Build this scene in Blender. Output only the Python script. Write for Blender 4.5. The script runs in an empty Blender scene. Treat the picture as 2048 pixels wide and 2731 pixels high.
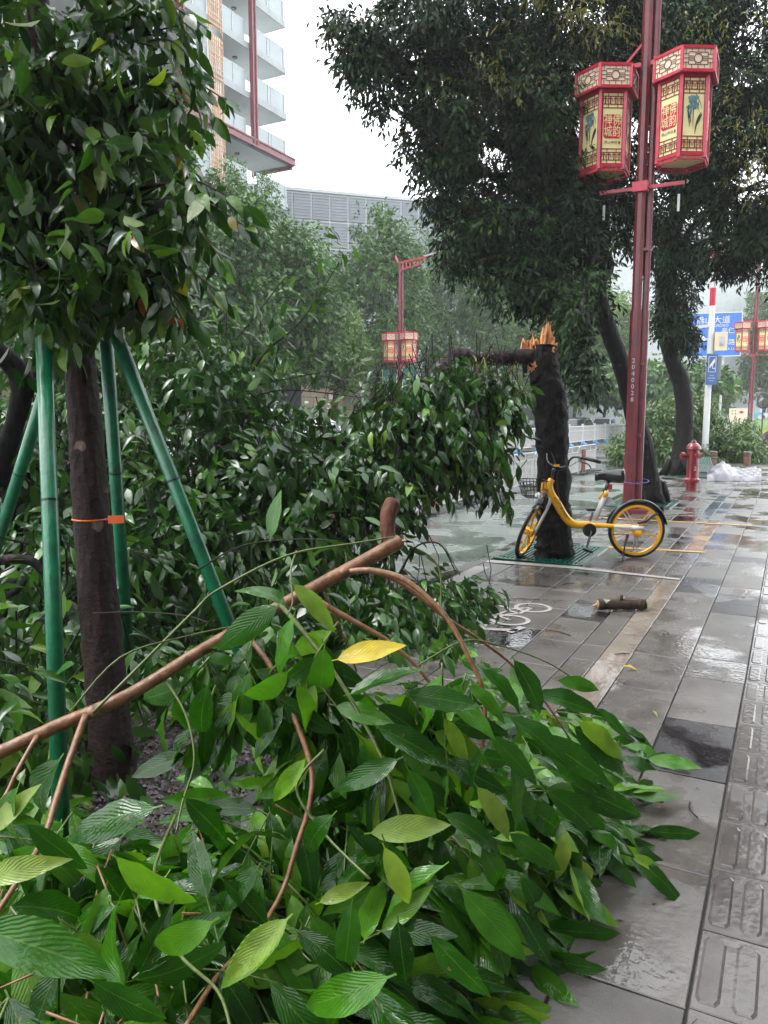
import bpy, math, random
import numpy as np
from mathutils import Vector, Matrix, Euler, noise as mnoise

# ------------------------------------------------------------------ camera, sky, sun, exposure
sc = bpy.context.scene
col = sc.collection
H = 1.5
YAW, PITCH = math.radians(27.8), math.atan(255 / 2048.)
cam_d = bpy.data.cameras.new('camera')
cam_d.sensor_fit = 'HORIZONTAL'; cam_d.sensor_width = 36; cam_d.lens = 36
cam_d.clip_start = .05; cam_d.clip_end = 2000
cam = bpy.data.objects.new('camera', cam_d); col.objects.link(cam)
cam.location = (0, 0, H); cam.rotation_euler = (math.pi / 2 - PITCH, 0, YAW)
sc.camera = cam

SUN_EL, SUN_AZ = math.radians(58), math.radians(250)   # high behind cloud, over the road side
world = bpy.data.worlds.new('World'); sc.world = world; world.use_nodes = True
nt = world.node_tree; nt.nodes.clear()
sky = nt.nodes.new('ShaderNodeTexSky'); sky.sky_type = 'NISHITA'; sky.sun_disc = False
sky.sun_elevation = SUN_EL; sky.sun_rotation = SUN_AZ; sky.air_density = 1.0; sky.dust_density = 4.0
hs = nt.nodes.new('ShaderNodeHueSaturation'); hs.inputs['Saturation'].default_value = .12
cl = nt.nodes.new('ShaderNodeMix'); cl.data_type = 'RGBA'; cl.inputs[0].default_value = .7
cl.inputs[7].default_value = (11.0, 11.4, 11.8, 1)      # even cloud deck
bg = nt.nodes.new('ShaderNodeBackground'); bg.inputs['Strength'].default_value = .15
wo = nt.nodes.new('ShaderNodeOutputWorld')
nt.links.new(sky.outputs[0], hs.inputs['Color']); nt.links.new(hs.outputs[0], cl.inputs[6])
nt.links.new(cl.outputs[2], bg.inputs[0]); nt.links.new(bg.outputs[0], wo.inputs[0])
sl = bpy.data.lights.new('sun', 'SUN'); sl.energy = 1.0; sl.angle = math.radians(25); sl.color = (1, .98, .95)
so = bpy.data.objects.new('sun', sl); col.objects.link(so)
sd = Vector((math.sin(SUN_AZ) * math.cos(SUN_EL), math.cos(SUN_AZ) * math.cos(SUN_EL), math.sin(SUN_EL)))
so.rotation_euler = sd.to_track_quat('Z', 'Y').to_euler(); so.location = (0, 0, 40)
vs = sc.view_settings; vs.view_transform = 'Standard'; vs.look = 'None'; vs.gamma = 1; vs.use_curve_mapping = False
vs.exposure = 1.55
sc.cycles.max_bounces = 4; sc.cycles.diffuse_bounces = 2; sc.cycles.glossy_bounces = 2
sc.cycles.transmission_bounces = 3; sc.cycles.transparent_max_bounces = 6; sc.cycles.volume_bounces = 1
sc.cycles.use_denoising = True

# ------------------------------------------------------------------ geometry of the view (places are measured from it)
FW = np.array([-math.sin(YAW) * math.cos(PITCH), math.cos(YAW) * math.cos(PITCH), -math.sin(PITCH)])
RT = np.array([math.cos(YAW), math.sin(YAW), 0.]); UP = np.cross(RT, FW)
HF = np.array([-math.sin(YAW), math.cos(YAW), 0.])      # level direction away from the camera
CP = np.array([0, 0, H])
def ray(x, y): return FW + RT * (x - 1024) / 2048. + UP * (1365.5 - y) / 2048.
def G(x, y, z=0.):
    d = ray(x, y); return CP + d * ((z - H) / d[2])
def A(x, y, dep): return CP + ray(x, y) * dep
def PX(x, y, X):
    d = ray(x, y); return CP + d * (X / d[0])
def PY(x, y, Y):
    d = ray(x, y); return CP + d * (Y / d[1])
def HT(y, X, Y):
    k = (1365.5 - y) / 2048.; a = X * FW[0] + Y * FW[1]; b = X * UP[0] + Y * UP[1]
    return H + (k * a - b) / (UP[2] - k * FW[2])
def proj(P):
    d = np.asarray(P) - CP; z = d @ FW; return 1024 + 2048 * (d @ RT) / z, 1365.5 - 2048 * (d @ UP) / z, z
S = 1.2345
def D(x, y, d): return A(x * S, y * S, d)
def nrm(v):
    v = np.asarray(v, float); return v / (np.linalg.norm(v) + 1e-9)
def tov(v): return Vector([float(a) for a in v])

# ------------------------------------------------------------------ lettering, converted to meshes first
def txt(body, size=1., ext=.0):
    cu = bpy.data.curves.new('t', 'FONT'); cu.body = body; cu.size = size; cu.align_x = 'CENTER'; cu.align_y = 'CENTER'
    cu.extrude = ext; cu.resolution_u = 2
    o = bpy.data.objects.new('t', cu); col.objects.link(o)
    m = bpy.data.meshes.new_from_object(o.evaluated_get(bpy.context.evaluated_depsgraph_get()))
    bpy.data.objects.remove(o); bpy.data.curves.remove(cu)
    return m
TEXTS = {}
for k in ['禅佛', '城韵', '佛山禅城', '北\n帝\n诞', '2\n0\n4\n0\n0\n2\n8', '佛山大道', 'FOSHAN DADAO', '南路', '亲仁', '文华路', 'WENHUA LU',
          'BOAX › 單 | 日照', '公共区域', '视频监控区域', '佛山公安', '2', '美食', '酒楼', '鲜']:
    TEXTS[k] = txt(k)

# ------------------------------------------------------------------ materials
def newmat(name):
    m = bpy.data.materials.new(name); m.use_nodes = True
    n = m.node_tree.nodes; b = n['Principled BSDF']; return m, m.node_tree, b
def sset(b, **k):
    for a, v in k.items(): b.inputs[a.replace('_', ' ')].default_value = v
def ramp(t, stops, interp='LINEAR'):
    r = t.nodes.new('ShaderNodeValToRGB'); e = r.color_ramp.elements; r.color_ramp.interpolation = interp
    while len(e) > 1: e.remove(e[-1])
    for i, (p, c) in enumerate(stops):
        el = e[0] if i == 0 else e.new(p)
        el.position = p; el.color = (c[0], c[1], c[2], 1) if hasattr(c, '__len__') else (c, c, c, 1)
    return r
def coordn(t, kind='Object'):
    if kind == 'World':
        g = t.nodes.new('ShaderNodeNewGeometry'); return g.outputs['Position']
    c = t.nodes.new('ShaderNodeTexCoord'); return c.outputs[kind]
def noise(t, co, scale, detail=4, rough=.55, sx=None):
    n = t.nodes.new('ShaderNodeTexNoise'); n.inputs['Scale'].default_value = scale
    n.inputs['Detail'].default_value = detail; n.inputs['Roughness'].default_value = rough
    if sx:
        mp = t.nodes.new('ShaderNodeMapping'); mp.inputs['Scale'].default_value = sx
        t.links.new(co, mp.inputs[0]); co = mp.outputs[0]
    t.links.new(co, n.inputs['Vector']); return n.outputs['Fac']
def bump(t, b, h, dist=.01, strength=1., prev=None):
    n = t.nodes.new('ShaderNodeBump'); n.inputs['Distance'].default_value = dist; n.inputs['Strength'].default_value = strength
    t.links.new(h, n.inputs['Height'])
    if prev: t.links.new(prev, n.inputs['Normal'])
    t.links.new(n.outputs[0], b.inputs['Normal']); return n.outputs[0]
def mathn(t, op, a, bb=None):
    n = t.nodes.new('ShaderNodeMath'); n.operation = op
    for i, v in enumerate((a, bb)):
        if v is None: continue
        if isinstance(v, (int, float)): n.inputs[i].default_value = v
        else: t.links.new(v, n.inputs[i])
    return n.outputs[0]
def mixc(t, f, a, bb, mode='MIX'):
    n = t.nodes.new('ShaderNodeMix'); n.data_type = 'RGBA'; n.blend_type = mode
    for i, v in ((0, f), (6, a), (7, bb)):
        if hasattr(v, 'links') or isinstance(v, bpy.types.NodeSocket): t.links.new(v, n.inputs[i])
        elif i == 0: n.inputs[0].default_value = v
        else: n.inputs[i].default_value = (v[0], v[1], v[2], 1)
    return n.outputs[2]
def simple(name, c, rough=.45, var=.18, scale=8, bmp=.0, metal=0, co='Object', coat=0, dirt=None):
    m, t, b = newmat(name); sset(b, Roughness=rough, Metallic=metal); c = tuple(x * .72 for x in c)
    if dirt: dirt = tuple(x * .72 for x in dirt)
    if coat: sset(b, **{'Coat_Weight': coat}); b.inputs['Coat Roughness'].default_value = .08
    c_ = coordn(t, co); f = noise(t, c_, scale)
    a = tuple(x * (1 - var) for x in c); d = tuple(min(1, x * (1 + var)) for x in c)
    r = ramp(t, [(.3, a), (.7, d)]); t.links.new(f, r.inputs[0]); out = r.outputs[0]
    if dirt:
        f2 = noise(t, c_, scale * .6 + 3, 8, .7); r2 = ramp(t, [(.52, 0), (.66, 1)]); t.links.new(f2, r2.inputs[0])
        out = mixc(t, r2.outputs[0], out, dirt)
    t.links.new(out, b.inputs['Base Color'])
    if bmp: bump(t, b, noise(t, c_, scale * 4, 6), bmp)
    return m
def leafmat(name, stops, attr=True, rough=.24, back=(.12, .2, .06), veins=False, trans=.22, spec=.5):
    m, t, b = newmat(name); m.use_backface_culling = False
    stops = [(p_, (c_[0] * .95, c_[1] * .9, c_[2] * .75)) for p_, c_ in stops]; back = tuple(x * .65 for x in back)
    if attr:
        a = t.nodes.new('ShaderNodeAttribute'); a.attribute_name = 'tint'; f = a.outputs['Fac']
    else:
        a = t.nodes.new('ShaderNodeObjectInfo'); f = a.outputs['Random']
    r = ramp(t, stops); t.links.new(f, r.inputs[0])
    c = r.outputs[0]
    g = t.nodes.new('ShaderNodeNewGeometry')
    backc = mixc(t, .35, c, back)
    c2 = mixc(t, g.outputs['Backfacing'], c, backc)
    if veins:
        u = t.nodes.new('ShaderNodeUVMap'); sp = t.nodes.new('ShaderNodeSeparateXYZ'); t.links.new(u.outputs[0], sp.inputs[0])
        ax = mathn(t, 'ABSOLUTE', mathn(t, 'SUBTRACT', sp.outputs[0], .5))
        mid = mathn(t, 'LESS_THAN', ax, .018)
        ph = mathn(t, 'SUBTRACT', mathn(t, 'MULTIPLY', sp.outputs[1], 12), mathn(t, 'MULTIPLY', ax, 9))
        fr = mathn(t, 'FRACT', ph); tri = mathn(t, 'ABSOLUTE', mathn(t, 'SUBTRACT', fr, .5))
        side = mathn(t, 'LESS_THAN', tri, .045)
        vv = mathn(t, 'MAXIMUM', mid, mathn(t, 'MULTIPLY', side, .5))
        c2 = mixc(t, mathn(t, 'MULTIPLY', vv, .34), c2, (.14, .26, .04))
        blotch = noise(t, coordn(t, 'World'), 26, 5)
        rb = ramp(t, [(.35, .82), (.7, 1.12)]); t.links.new(blotch, rb.inputs[0])
        c2 = mixc(t, 1.0, c2, rb.outputs[0], 'MULTIPLY')
        sp2 = noise(t, coordn(t, 'World'), 75, 2, .5); rs2 = ramp(t, [(.70, 0), (.74, .75)]); t.links.new(sp2, rs2.inputs[0]); c2 = mixc(t, rs2.outputs[0], c2, (.16, .11, .02))
        n1 = t.nodes.new('ShaderNodeBump'); n1.inputs['Distance'].default_value = .003; n1.inputs['Strength'].default_value = .4
        t.links.new(tri, n1.inputs['Height'])
        n2 = t.nodes.new('ShaderNodeBump'); n2.inputs['Distance'].default_value = .004; n2.inputs['Strength'].default_value = .5
        t.links.new(noise(t, coordn(t, 'World'), 55, 3), n2.inputs['Height']); t.links.new(n1.outputs[0], n2.inputs['Normal'])
        t.links.new(n2.outputs[0], b.inputs['Normal'])
    t.links.new(c2, b.inputs['Base Color'])
    rr = mathn(t, 'ADD', mathn(t, 'MULTIPLY', g.outputs['Backfacing'], .3), rough); t.links.new(rr, b.inputs['Roughness'])
    sset(b, IOR=1.45); b.inputs['Specular IOR Level'].default_value = spec
    tr = t.nodes.new('ShaderNodeBsdfTranslucent')
    tc = mixc(t, 1.0, c2, (1.7, 2.0, .7), 'MULTIPLY'); t.links.new(tc, tr.inputs[0])
    mx = t.nodes.new('ShaderNodeMixShader'); mx.inputs[0].default_value = trans
    t.links.new(b.outputs[0], mx.inputs[1]); t.links.new(tr.outputs[0], mx.inputs[2])
    t.links.new(mx.outputs[0], t.nodes['Material Output'].inputs[0])
    return m
def bark(name, a, bb, scale=14, bd=.012, spots=None, rough=.5, sx=(1, 1, .35), spec=.1):
    m, t, b = newmat(name); a = tuple(x * .7 for x in a); bb = tuple(x * .7 for x in bb); co = coordn(t, 'World'); f = noise(t, co, scale, 9, .68, sx)
    r = ramp(t, [(.3, a), (.72, bb)]); t.links.new(f, r.inputs[0]); out = r.outputs[0]
    if spots:
        f2 = noise(t, co, 9, 2, .4); r2 = ramp(t, [(.66, 0), (.71, 1)]); t.links.new(f2, r2.inputs[0]); out = mixc(t, r2.outputs[0], out, spots)
    t.links.new(out, b.inputs['Base Color']); sset(b, Roughness=rough); b.inputs['Specular IOR Level'].default_value = spec
    v = t.nodes.new('ShaderNodeTexVoronoi'); v.inputs['Scale'].default_value = scale * 1.3
    mp = t.nodes.new('ShaderNodeMapping'); mp.inputs['Scale'].default_value = (1, 1, .3); t.links.new(co, mp.inputs[0]); t.links.new(mp.outputs[0], v.inputs['Vector'])
    bump(t, b, mathn(t, 'ADD', mathn(t, 'MULTIPLY', v.outputs['Distance'], .6), f), bd)
    return m
def wetground(name, c, c2, objvar=.12, rough=(.05, .36), puddle=.5, pscale=1.3, grain=.0015, tint2=None, speck=260):
    m, t, b = newmat(name); co = coordn(t, 'World'); c = tuple(x * .44 for x in c); c2 = tuple(x * .46 for x in c2)
    if tint2: tint2 = tuple(x * .6 for x in tint2)
    f = noise(t, co, 3.1, 7, .6); r = ramp(t, [(.3, c), (.7, c2)]); t.links.new(f, r.inputs[0]); out = r.outputs[0]
    if tint2:
        f3 = noise(t, co, .7, 6, .62); r3 = ramp(t, [(.42, 0), (.6, 1)]); t.links.new(f3, r3.inputs[0]); out = mixc(t, r3.outputs[0], out, tint2)
    gr = noise(t, co, speck, 3, .7); rg = ramp(t, [(.3, .7), (.7, 1.25)]); t.links.new(gr, rg.inputs[0])
    out = mixc(t, 1., out, rg.outputs[0], 'MULTIPLY')
    st = noise(t, co, 1.7, 8, .7, (1, 1, 1)); rs = ramp(t, [(.38, .68), (.6, 1.06)]); t.links.new(st, rs.inputs[0])
    out = mixc(t, 1., out, rs.outputs[0], 'MULTIPLY')
    if objvar:
        oi = t.nodes.new('ShaderNodeObjectInfo'); ro = ramp(t, [(0, 1 - objvar), (1, 1 + objvar)]); t.links.new(oi.outputs['Random'], ro.inputs[0])
        out = mixc(t, 1., out, ro.outputs[0], 'MULTIPLY')
    t.links.new(out, b.inputs['Base Color'])
    pf = noise(t, co, pscale, 5, .6)
    if objvar:
        pf = mathn(t, 'ADD', pf, mathn(t, 'MULTIPLY', mathn(t, 'SUBTRACT', oi.outputs['Random'], .5), .16))
    pr = ramp(t, [(puddle - .07, 1), (puddle + .02, 0)]); t.links.new(pf, pr.inputs[0])   # 1 = damp stone, 0 = standing water
    rr = mathn(t, 'ADD', mathn(t, 'MULTIPLY', pr.outputs[0], rough[1] - rough[0]), rough[0])
    fine = noise(t, co, 40, 4, .7); rr = mathn(t, 'ADD', rr, mathn(t, 'MULTIPLY', mathn(t, 'SUBTRACT', fine, .5), .12))
    t.links.new(rr, b.inputs['Roughness'])
    sset(b, IOR=1.45)
    v = noise(t, co, 34, 2, .4)                               # ripples of the rain in the water
    h = mathn(t, 'ADD', mathn(t, 'MULTIPLY', gr, mathn(t, 'MULTIPLY', pr.outputs[0], .6)), mathn(t, 'MULTIPLY', v, .9))
    bump(t, b, h, grain)
    return m
def glassm(name, c=(.6, .7, .75), rough=.08, metal=0., alpha=1.):
    m, t, b = newmat(name); co = coordn(t, 'World'); f = noise(t, co, .5, 3)
    r = ramp(t, [(.3, tuple(x * .8 for x in c)), (.7, c)]); t.links.new(f, r.inputs[0]); t.links.new(r.outputs[0], b.inputs['Base Color'])
    sset(b, Roughness=rough, Alpha=alpha, Metallic=metal); return m

M = {}
DG = (.006, .022, .007)
M['leaf_fg_stuff'] = leafmat('glossy_branch_leaves', [(0, (.006, .040, .003)), (.5, (.018, .095, .005)), (.82, (.05, .18, .010)), (.96, (.12, .28, .02)), (1, (.2, .36, .03))], True, .10, (.10, .19, .05), True, .28)
M['leaf_fg'] = leafmat('glossy_branch_leaf', [(0, (.006, .040, .003)), (.5, (.018, .095, .005)), (.82, (.05, .18, .010)), (.96, (.12, .28, .02)), (1, (.2, .36, .03))], False, .10, (.10, .19, .05), True, .28)
M['leaf_yellow'] = leafmat('yellow_leaf', [(0, (.55, .42, .02)), (.5, (.5, .4, .015)), (1, (.42, .42, .03))], False, .2, (.5, .42, .06), True, .25)
M['leaf_lime'] = leafmat('lime_leaf', [(0, (.14, .24, .04)), (1, (.2, .3, .05))], False, .2, (.22, .32, .1), True, .25)
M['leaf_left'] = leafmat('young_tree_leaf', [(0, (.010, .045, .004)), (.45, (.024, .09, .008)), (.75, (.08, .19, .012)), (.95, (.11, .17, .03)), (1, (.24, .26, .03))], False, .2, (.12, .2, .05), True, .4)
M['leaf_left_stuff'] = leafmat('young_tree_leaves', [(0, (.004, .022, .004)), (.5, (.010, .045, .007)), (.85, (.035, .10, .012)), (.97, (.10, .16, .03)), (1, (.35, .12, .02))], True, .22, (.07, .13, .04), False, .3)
M['leaf_orange'] = leafmat('orange_leaf', [(0, (.35, .09, .02)), (1, (.45, .14, .03))], False, .35, (.4, .15, .05), True, .25)
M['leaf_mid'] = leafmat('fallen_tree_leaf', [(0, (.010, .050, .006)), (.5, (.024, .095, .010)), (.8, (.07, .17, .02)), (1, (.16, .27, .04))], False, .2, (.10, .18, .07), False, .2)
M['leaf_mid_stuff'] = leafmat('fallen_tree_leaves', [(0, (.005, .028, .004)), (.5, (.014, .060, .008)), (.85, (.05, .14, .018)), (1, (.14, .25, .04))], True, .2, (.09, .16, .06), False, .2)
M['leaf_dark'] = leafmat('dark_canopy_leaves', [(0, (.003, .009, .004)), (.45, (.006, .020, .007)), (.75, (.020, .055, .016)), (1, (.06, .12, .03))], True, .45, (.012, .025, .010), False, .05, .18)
M['leaf_gold'] = leafmat('golden_canopy_leaves', [(0, (.03, .05, .012)), (.6, (.09, .10, .02)), (1, (.22, .17, .03))], True, .35, (.25, .2, .06), False, .25)
M['leaf_bg'] = leafmat('roadside_tree_leaves', [(0, (.02, .06, .014)), (.6, (.05, .13, .03)), (.9, (.11, .22, .055)), (1, (.18, .29, .08))], True, .3, (.07, .12, .05), False, .2)
M['leaf_bg2'] = leafmat('bright_tree_leaves', [(0, (.04, .09, .02)), (.6, (.075, .15, .03)), (1, (.15, .24, .05))], True, .35, (.12, .2, .05), False, .25)
M['leaf_heap'] = leafmat('fallen_heap_leaves', [(0, (.025, .065, .018)), (.6, (.055, .12, .03)), (1, (.14, .22, .05))], True, .28, (.12, .2, .07), False, .2)
M['flower'] = simple('small_green_flowers', (.28, .33, .08), .6, .3, 40)
M['twig_dark'] = bark('dark_twig', (.012, .009, .009), (.04, .03, .028), 30, .002)
M['twig_green'] = simple('green_stem', (.09, .13, .02), .35, .3, 20, .002)
M['stem_brown'] = bark('smooth_brown_stem', (.10, .036, .016), (.36, .17, .075), 30, .004, None, .3, (1, 1, 1), .5)
M['stub'] = bark('torn_brown_bark', (.09, .035, .025), (.18, .08, .055), 40, .006, None, .45, (1, 1, 1))
M['bark_dark'] = bark('wet_black_bark', (.003, .003, .003), (.014, .012, .012), 10, .03, (.03, .02, .018), .62)
M['bark_young'] = bark('young_tree_bark', (.007, .003, .0025), (.045, .018, .013), 26, .02, (.16, .11, .09), .55, (1, 1, 1.6), .2)
M['bark_fallen'] = bark('fallen_trunk_bark', (.008, .006, .006), (.05, .03, .03), 13, .03, (.09, .07, .07), .5)
M['bark_bg'] = bark('grey_bark', (.012, .012, .012), (.04, .036, .034), 9, .02)
M['wood'] = bark('split_raw_wood', (.50, .13, .035), (.78, .42, .20), 40, .02, None, .6, (1, 1, .15))
M['wood_end'] = bark('cut_wood_end', (.35, .22, .12), (.5, .36, .22), 60, .003)
M['pole_green'] = simple('green_painted_pole', (.004, .19, .08), .3, .25, 14, .003, coat=.3, dirt=(.008, .10, .055))
M['red_paint'] = simple('maroon_painted_steel', (.19, .02, .03), .38, .2, 5, .001, dirt=(.09, .02, .03))
M['red_bright'] = simple('red_lantern_frame', (.62, .012, .05), .38, .2, 10)
M['lantern_dark'] = simple('dark_red_fretwork', (.26, .02, .03), .5, .2, 10)
M['cream'] = simple('cream_lantern_panel', (.98, .86, .42), .45, .06, 4)
M['cream_pale'] = simple('pale_cap_panel', (.9, .78, .56), .45, .08, 5)
M['ink_blue'] = simple('blue_ink', (.12, .25, .28), .6, .4, 12)
M['ink_black'] = simple('black_ink', (.02, .03, .04), .6, .3, 12)
M['tape'] = simple('orange_plastic_tag', (.85, .12, .01), .35, .05, 10)
M['white_paint'] = simple('white_paint', (.78, .78, .78), .4, .06, 6)
M['white_dirty'] = simple('weathered_white_paint', (.62, .62, .6), .5, .12, 6, dirt=(.35, .33, .3))
M['road_white'] = simple('worn_road_white', (.40, .37, .35), .45, .1, 14, dirt=(.3, .28, .27), co='World')
M['road_yellow'] = simple('worn_road_yellow', (.62, .33, .02), .4, .15, 14, co='World', dirt=(.4, .25, .08))
M['sign_blue'] = simple('road_sign_blue', (.01, .16, .62), .35, .08, 2)
M['sign_blue2'] = simple('notice_blue', (.006, .085, .32), .35, .08, 2)
M['red_sign'] = simple('red_board', (.45, .015, .02), .4, .1, 5)
M['rust'] = simple('rusty_plate', (.22, .05, .025), .6, .3, 9)
M['hydrant'] = simple('hydrant_red', (.24, .003, .012), .3, .15, 8, .002, coat=.4)
M['grate'] = simple('green_grating', (.0, .085, .055), .3, .3, 12, coat=.3)
M['pit'] = simple('dark_soil', (.015, .013, .011), .7, .3, 12, .01)
M['yellow'] = simple('yellow_bicycle_paint', (1.2, .58, .008), .25, .05, 4, coat=.5)
M['black'] = simple('black_rubber', (.012, .012, .013), .4, .2, 12)
M['black_gloss'] = simple('black_plastic', (.012, .012, .013), .2, .2, 12, coat=.4)
M['chrome'] = simple('brushed_metal', (.5, .5, .5), .28, .1, 20, metal=.9)
M['bag'] = simple('white_plastic_bag', (.75, .75, .76), .3, .05, 20)
M['sheet'] = simple('grey_tarpaulin', (.13, .127, .155), .35, .08, 3)
M['bollard'] = simple('brown_stone_bollard', (.18, .085, .05), .5, .25, 10)
M['slab'] = wetground('grey_paving_stone', (.17, .155, .14), (.235, .215, .195), puddle=.545)
M['slab_dark'] = wetground('dark_paving_stone', (.032, .028, .03), (.05, .044, .046))
M['slab_tan'] = wetground('tan_paving_stone', (.32, .26, .205), (.42, .35, .285), .06, (.12, .45), .46, 2.5)
M['slab_yellow'] = wetground('yellow_painted_stone', (.42, .22, .06), (.5, .28, .09), .06, (.1, .4), .48, 2.5)
M['plain_pave'] = wetground('plain_wet_paving', (.17, .155, .14), (.235, .215, .195), 0, puddle=.545)
M['tactile'] = wetground('tactile_paving_stone', (.15, .13, .12), (.205, .185, .17), .08, (.15, .45), .42)
M['kerbm'] = wetground('dark_kerb_stone', (.06, .06, .055), (.1, .1, .09), .1)
M['lane'] = wetground('green_cycle_lane', (.15, .185, .165), (.22, .26, .235), 0, (.07, .5), .52, .8, .003, (.085, .125, .095), 90)
M['asphalt'] = wetground('wet_asphalt', (.07, .072, .075), (.11, .112, .115), 0, (.1, .5), .5, .5, .003, None, 90)
M['mortar'] = simple('dark_joint', (.02, .018, .017), .6, .3, 30, co='World')
M['gravel'] = simple('mauve_gravel', (.13, .105, .11), .35, .5, 60, co='World')
M['conc'] = simple('pale_concrete', (.55, .6, .6), .6, .08, 1.2, co='World', dirt=(.45, .5, .5))
M['lifted_soffit'] = simple('lightened_grey_soffit', (.86, .9, .88), .6, .05, 1, co='World')  # lightened in colour so slab undersides look lit by ground bounce
M['glass_rail'] = glassm('frosted_balcony_glass', (.27, .32, .33), .3)
M['shaded_fascia'] = simple('shade_toned_slab_edge', (.36, .40, .40), .6, .08, 1, co='World', dirt=(.28, .31, .31))  # same pale tower, darkened to put the facade's shade into the slab edges
M['glass_dark'] = glassm('dark_window_glass', (.05, .06, .07), .05)
M['lattice'] = simple('tan_screen', (.62, .38, .22), .5, .08, 3)
M['louvre'] = simple('grey_louvre_panel', (.24, .27, .29), .5, .06, 1, co='World')
M['louvre_line'] = simple('light_panel_joint', (.5, .53, .55), .5, .05, 1)
M['stone_wall'] = simple('beige_stone', (.46, .38, .28), .5, .12, 1.5, co='World', dirt=(.34, .29, .22))
M['steel_dark'] = simple('dark_steel', (.035, .037, .04), .4, .2, 4)
M['shade_building_wall'] = simple('brown_tile_wall', (.10, .085, .075), .5, .15, 1.5, co='World')
M['far_build'] = simple('pale_far_building', (.5, .5, .5), .7, .06, .4, co='World')
M['shop_red'] = simple('shop_sign_red', (.5, .02, .02), .5, .2, 1)
M['shop_green'] = simple('shop_green', (.03, .2, .1), .5, .2, 1)
M['car_white'] = simple('white_car_paint', (.72, .73, .75), .15, .03, 2, coat=.5)
M['car_silver'] = simple('silver_car_paint', (.42, .43, .45), .2, .04, 2, metal=.4, coat=.5)
M['car_black'] = simple('dark_car_paint', (.02, .02, .025), .15, .04, 2, coat=.5)
M['cone_blue'] = simple('blue_fence_foot', (.05, .35, .8), .4, .1, 5)
M['banner_green'] = simple('green_banner', (.004, .13, .085), .6, .25, 6)
M['banner_gold'] = simple('banner_gold', (.55, .5, .15), .6, .15, 8)
M['board_sky'] = simple('mural_blue', (.15, .5, .7), .5, .1, 2); M['board_green'] = simple('mural_green', (.4, .6, .2), .5, .2, 2)
M['board_yellow'] = simple('mural_yellow', (.7, .6, .05), .5, .15, 2); M['board_orange'] = simple('mural_orange', (.75, .35, .12), .5, .15, 2)
M['log'] = bark('mossy_log_bark', (.02, .014, .01), (.1, .07, .05), 40, .008, (.42, .38, .33), .6, (1, 1, 1))
def emis(name, c, s):
    m, t, b = newmat(name); sset(b, **{'Emission_Strength': s}); b.inputs['Emission Color'].default_value = (*c, 1); b.inputs['Base Color'].default_value = (*c, 1); return m
M['lit_sign'] = emis('lit_orange_sign', (1, .35, .12), 1.6)
M['lit_white'] = emis('lit_shop_window', (1, .95, .85), 1.0)

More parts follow.
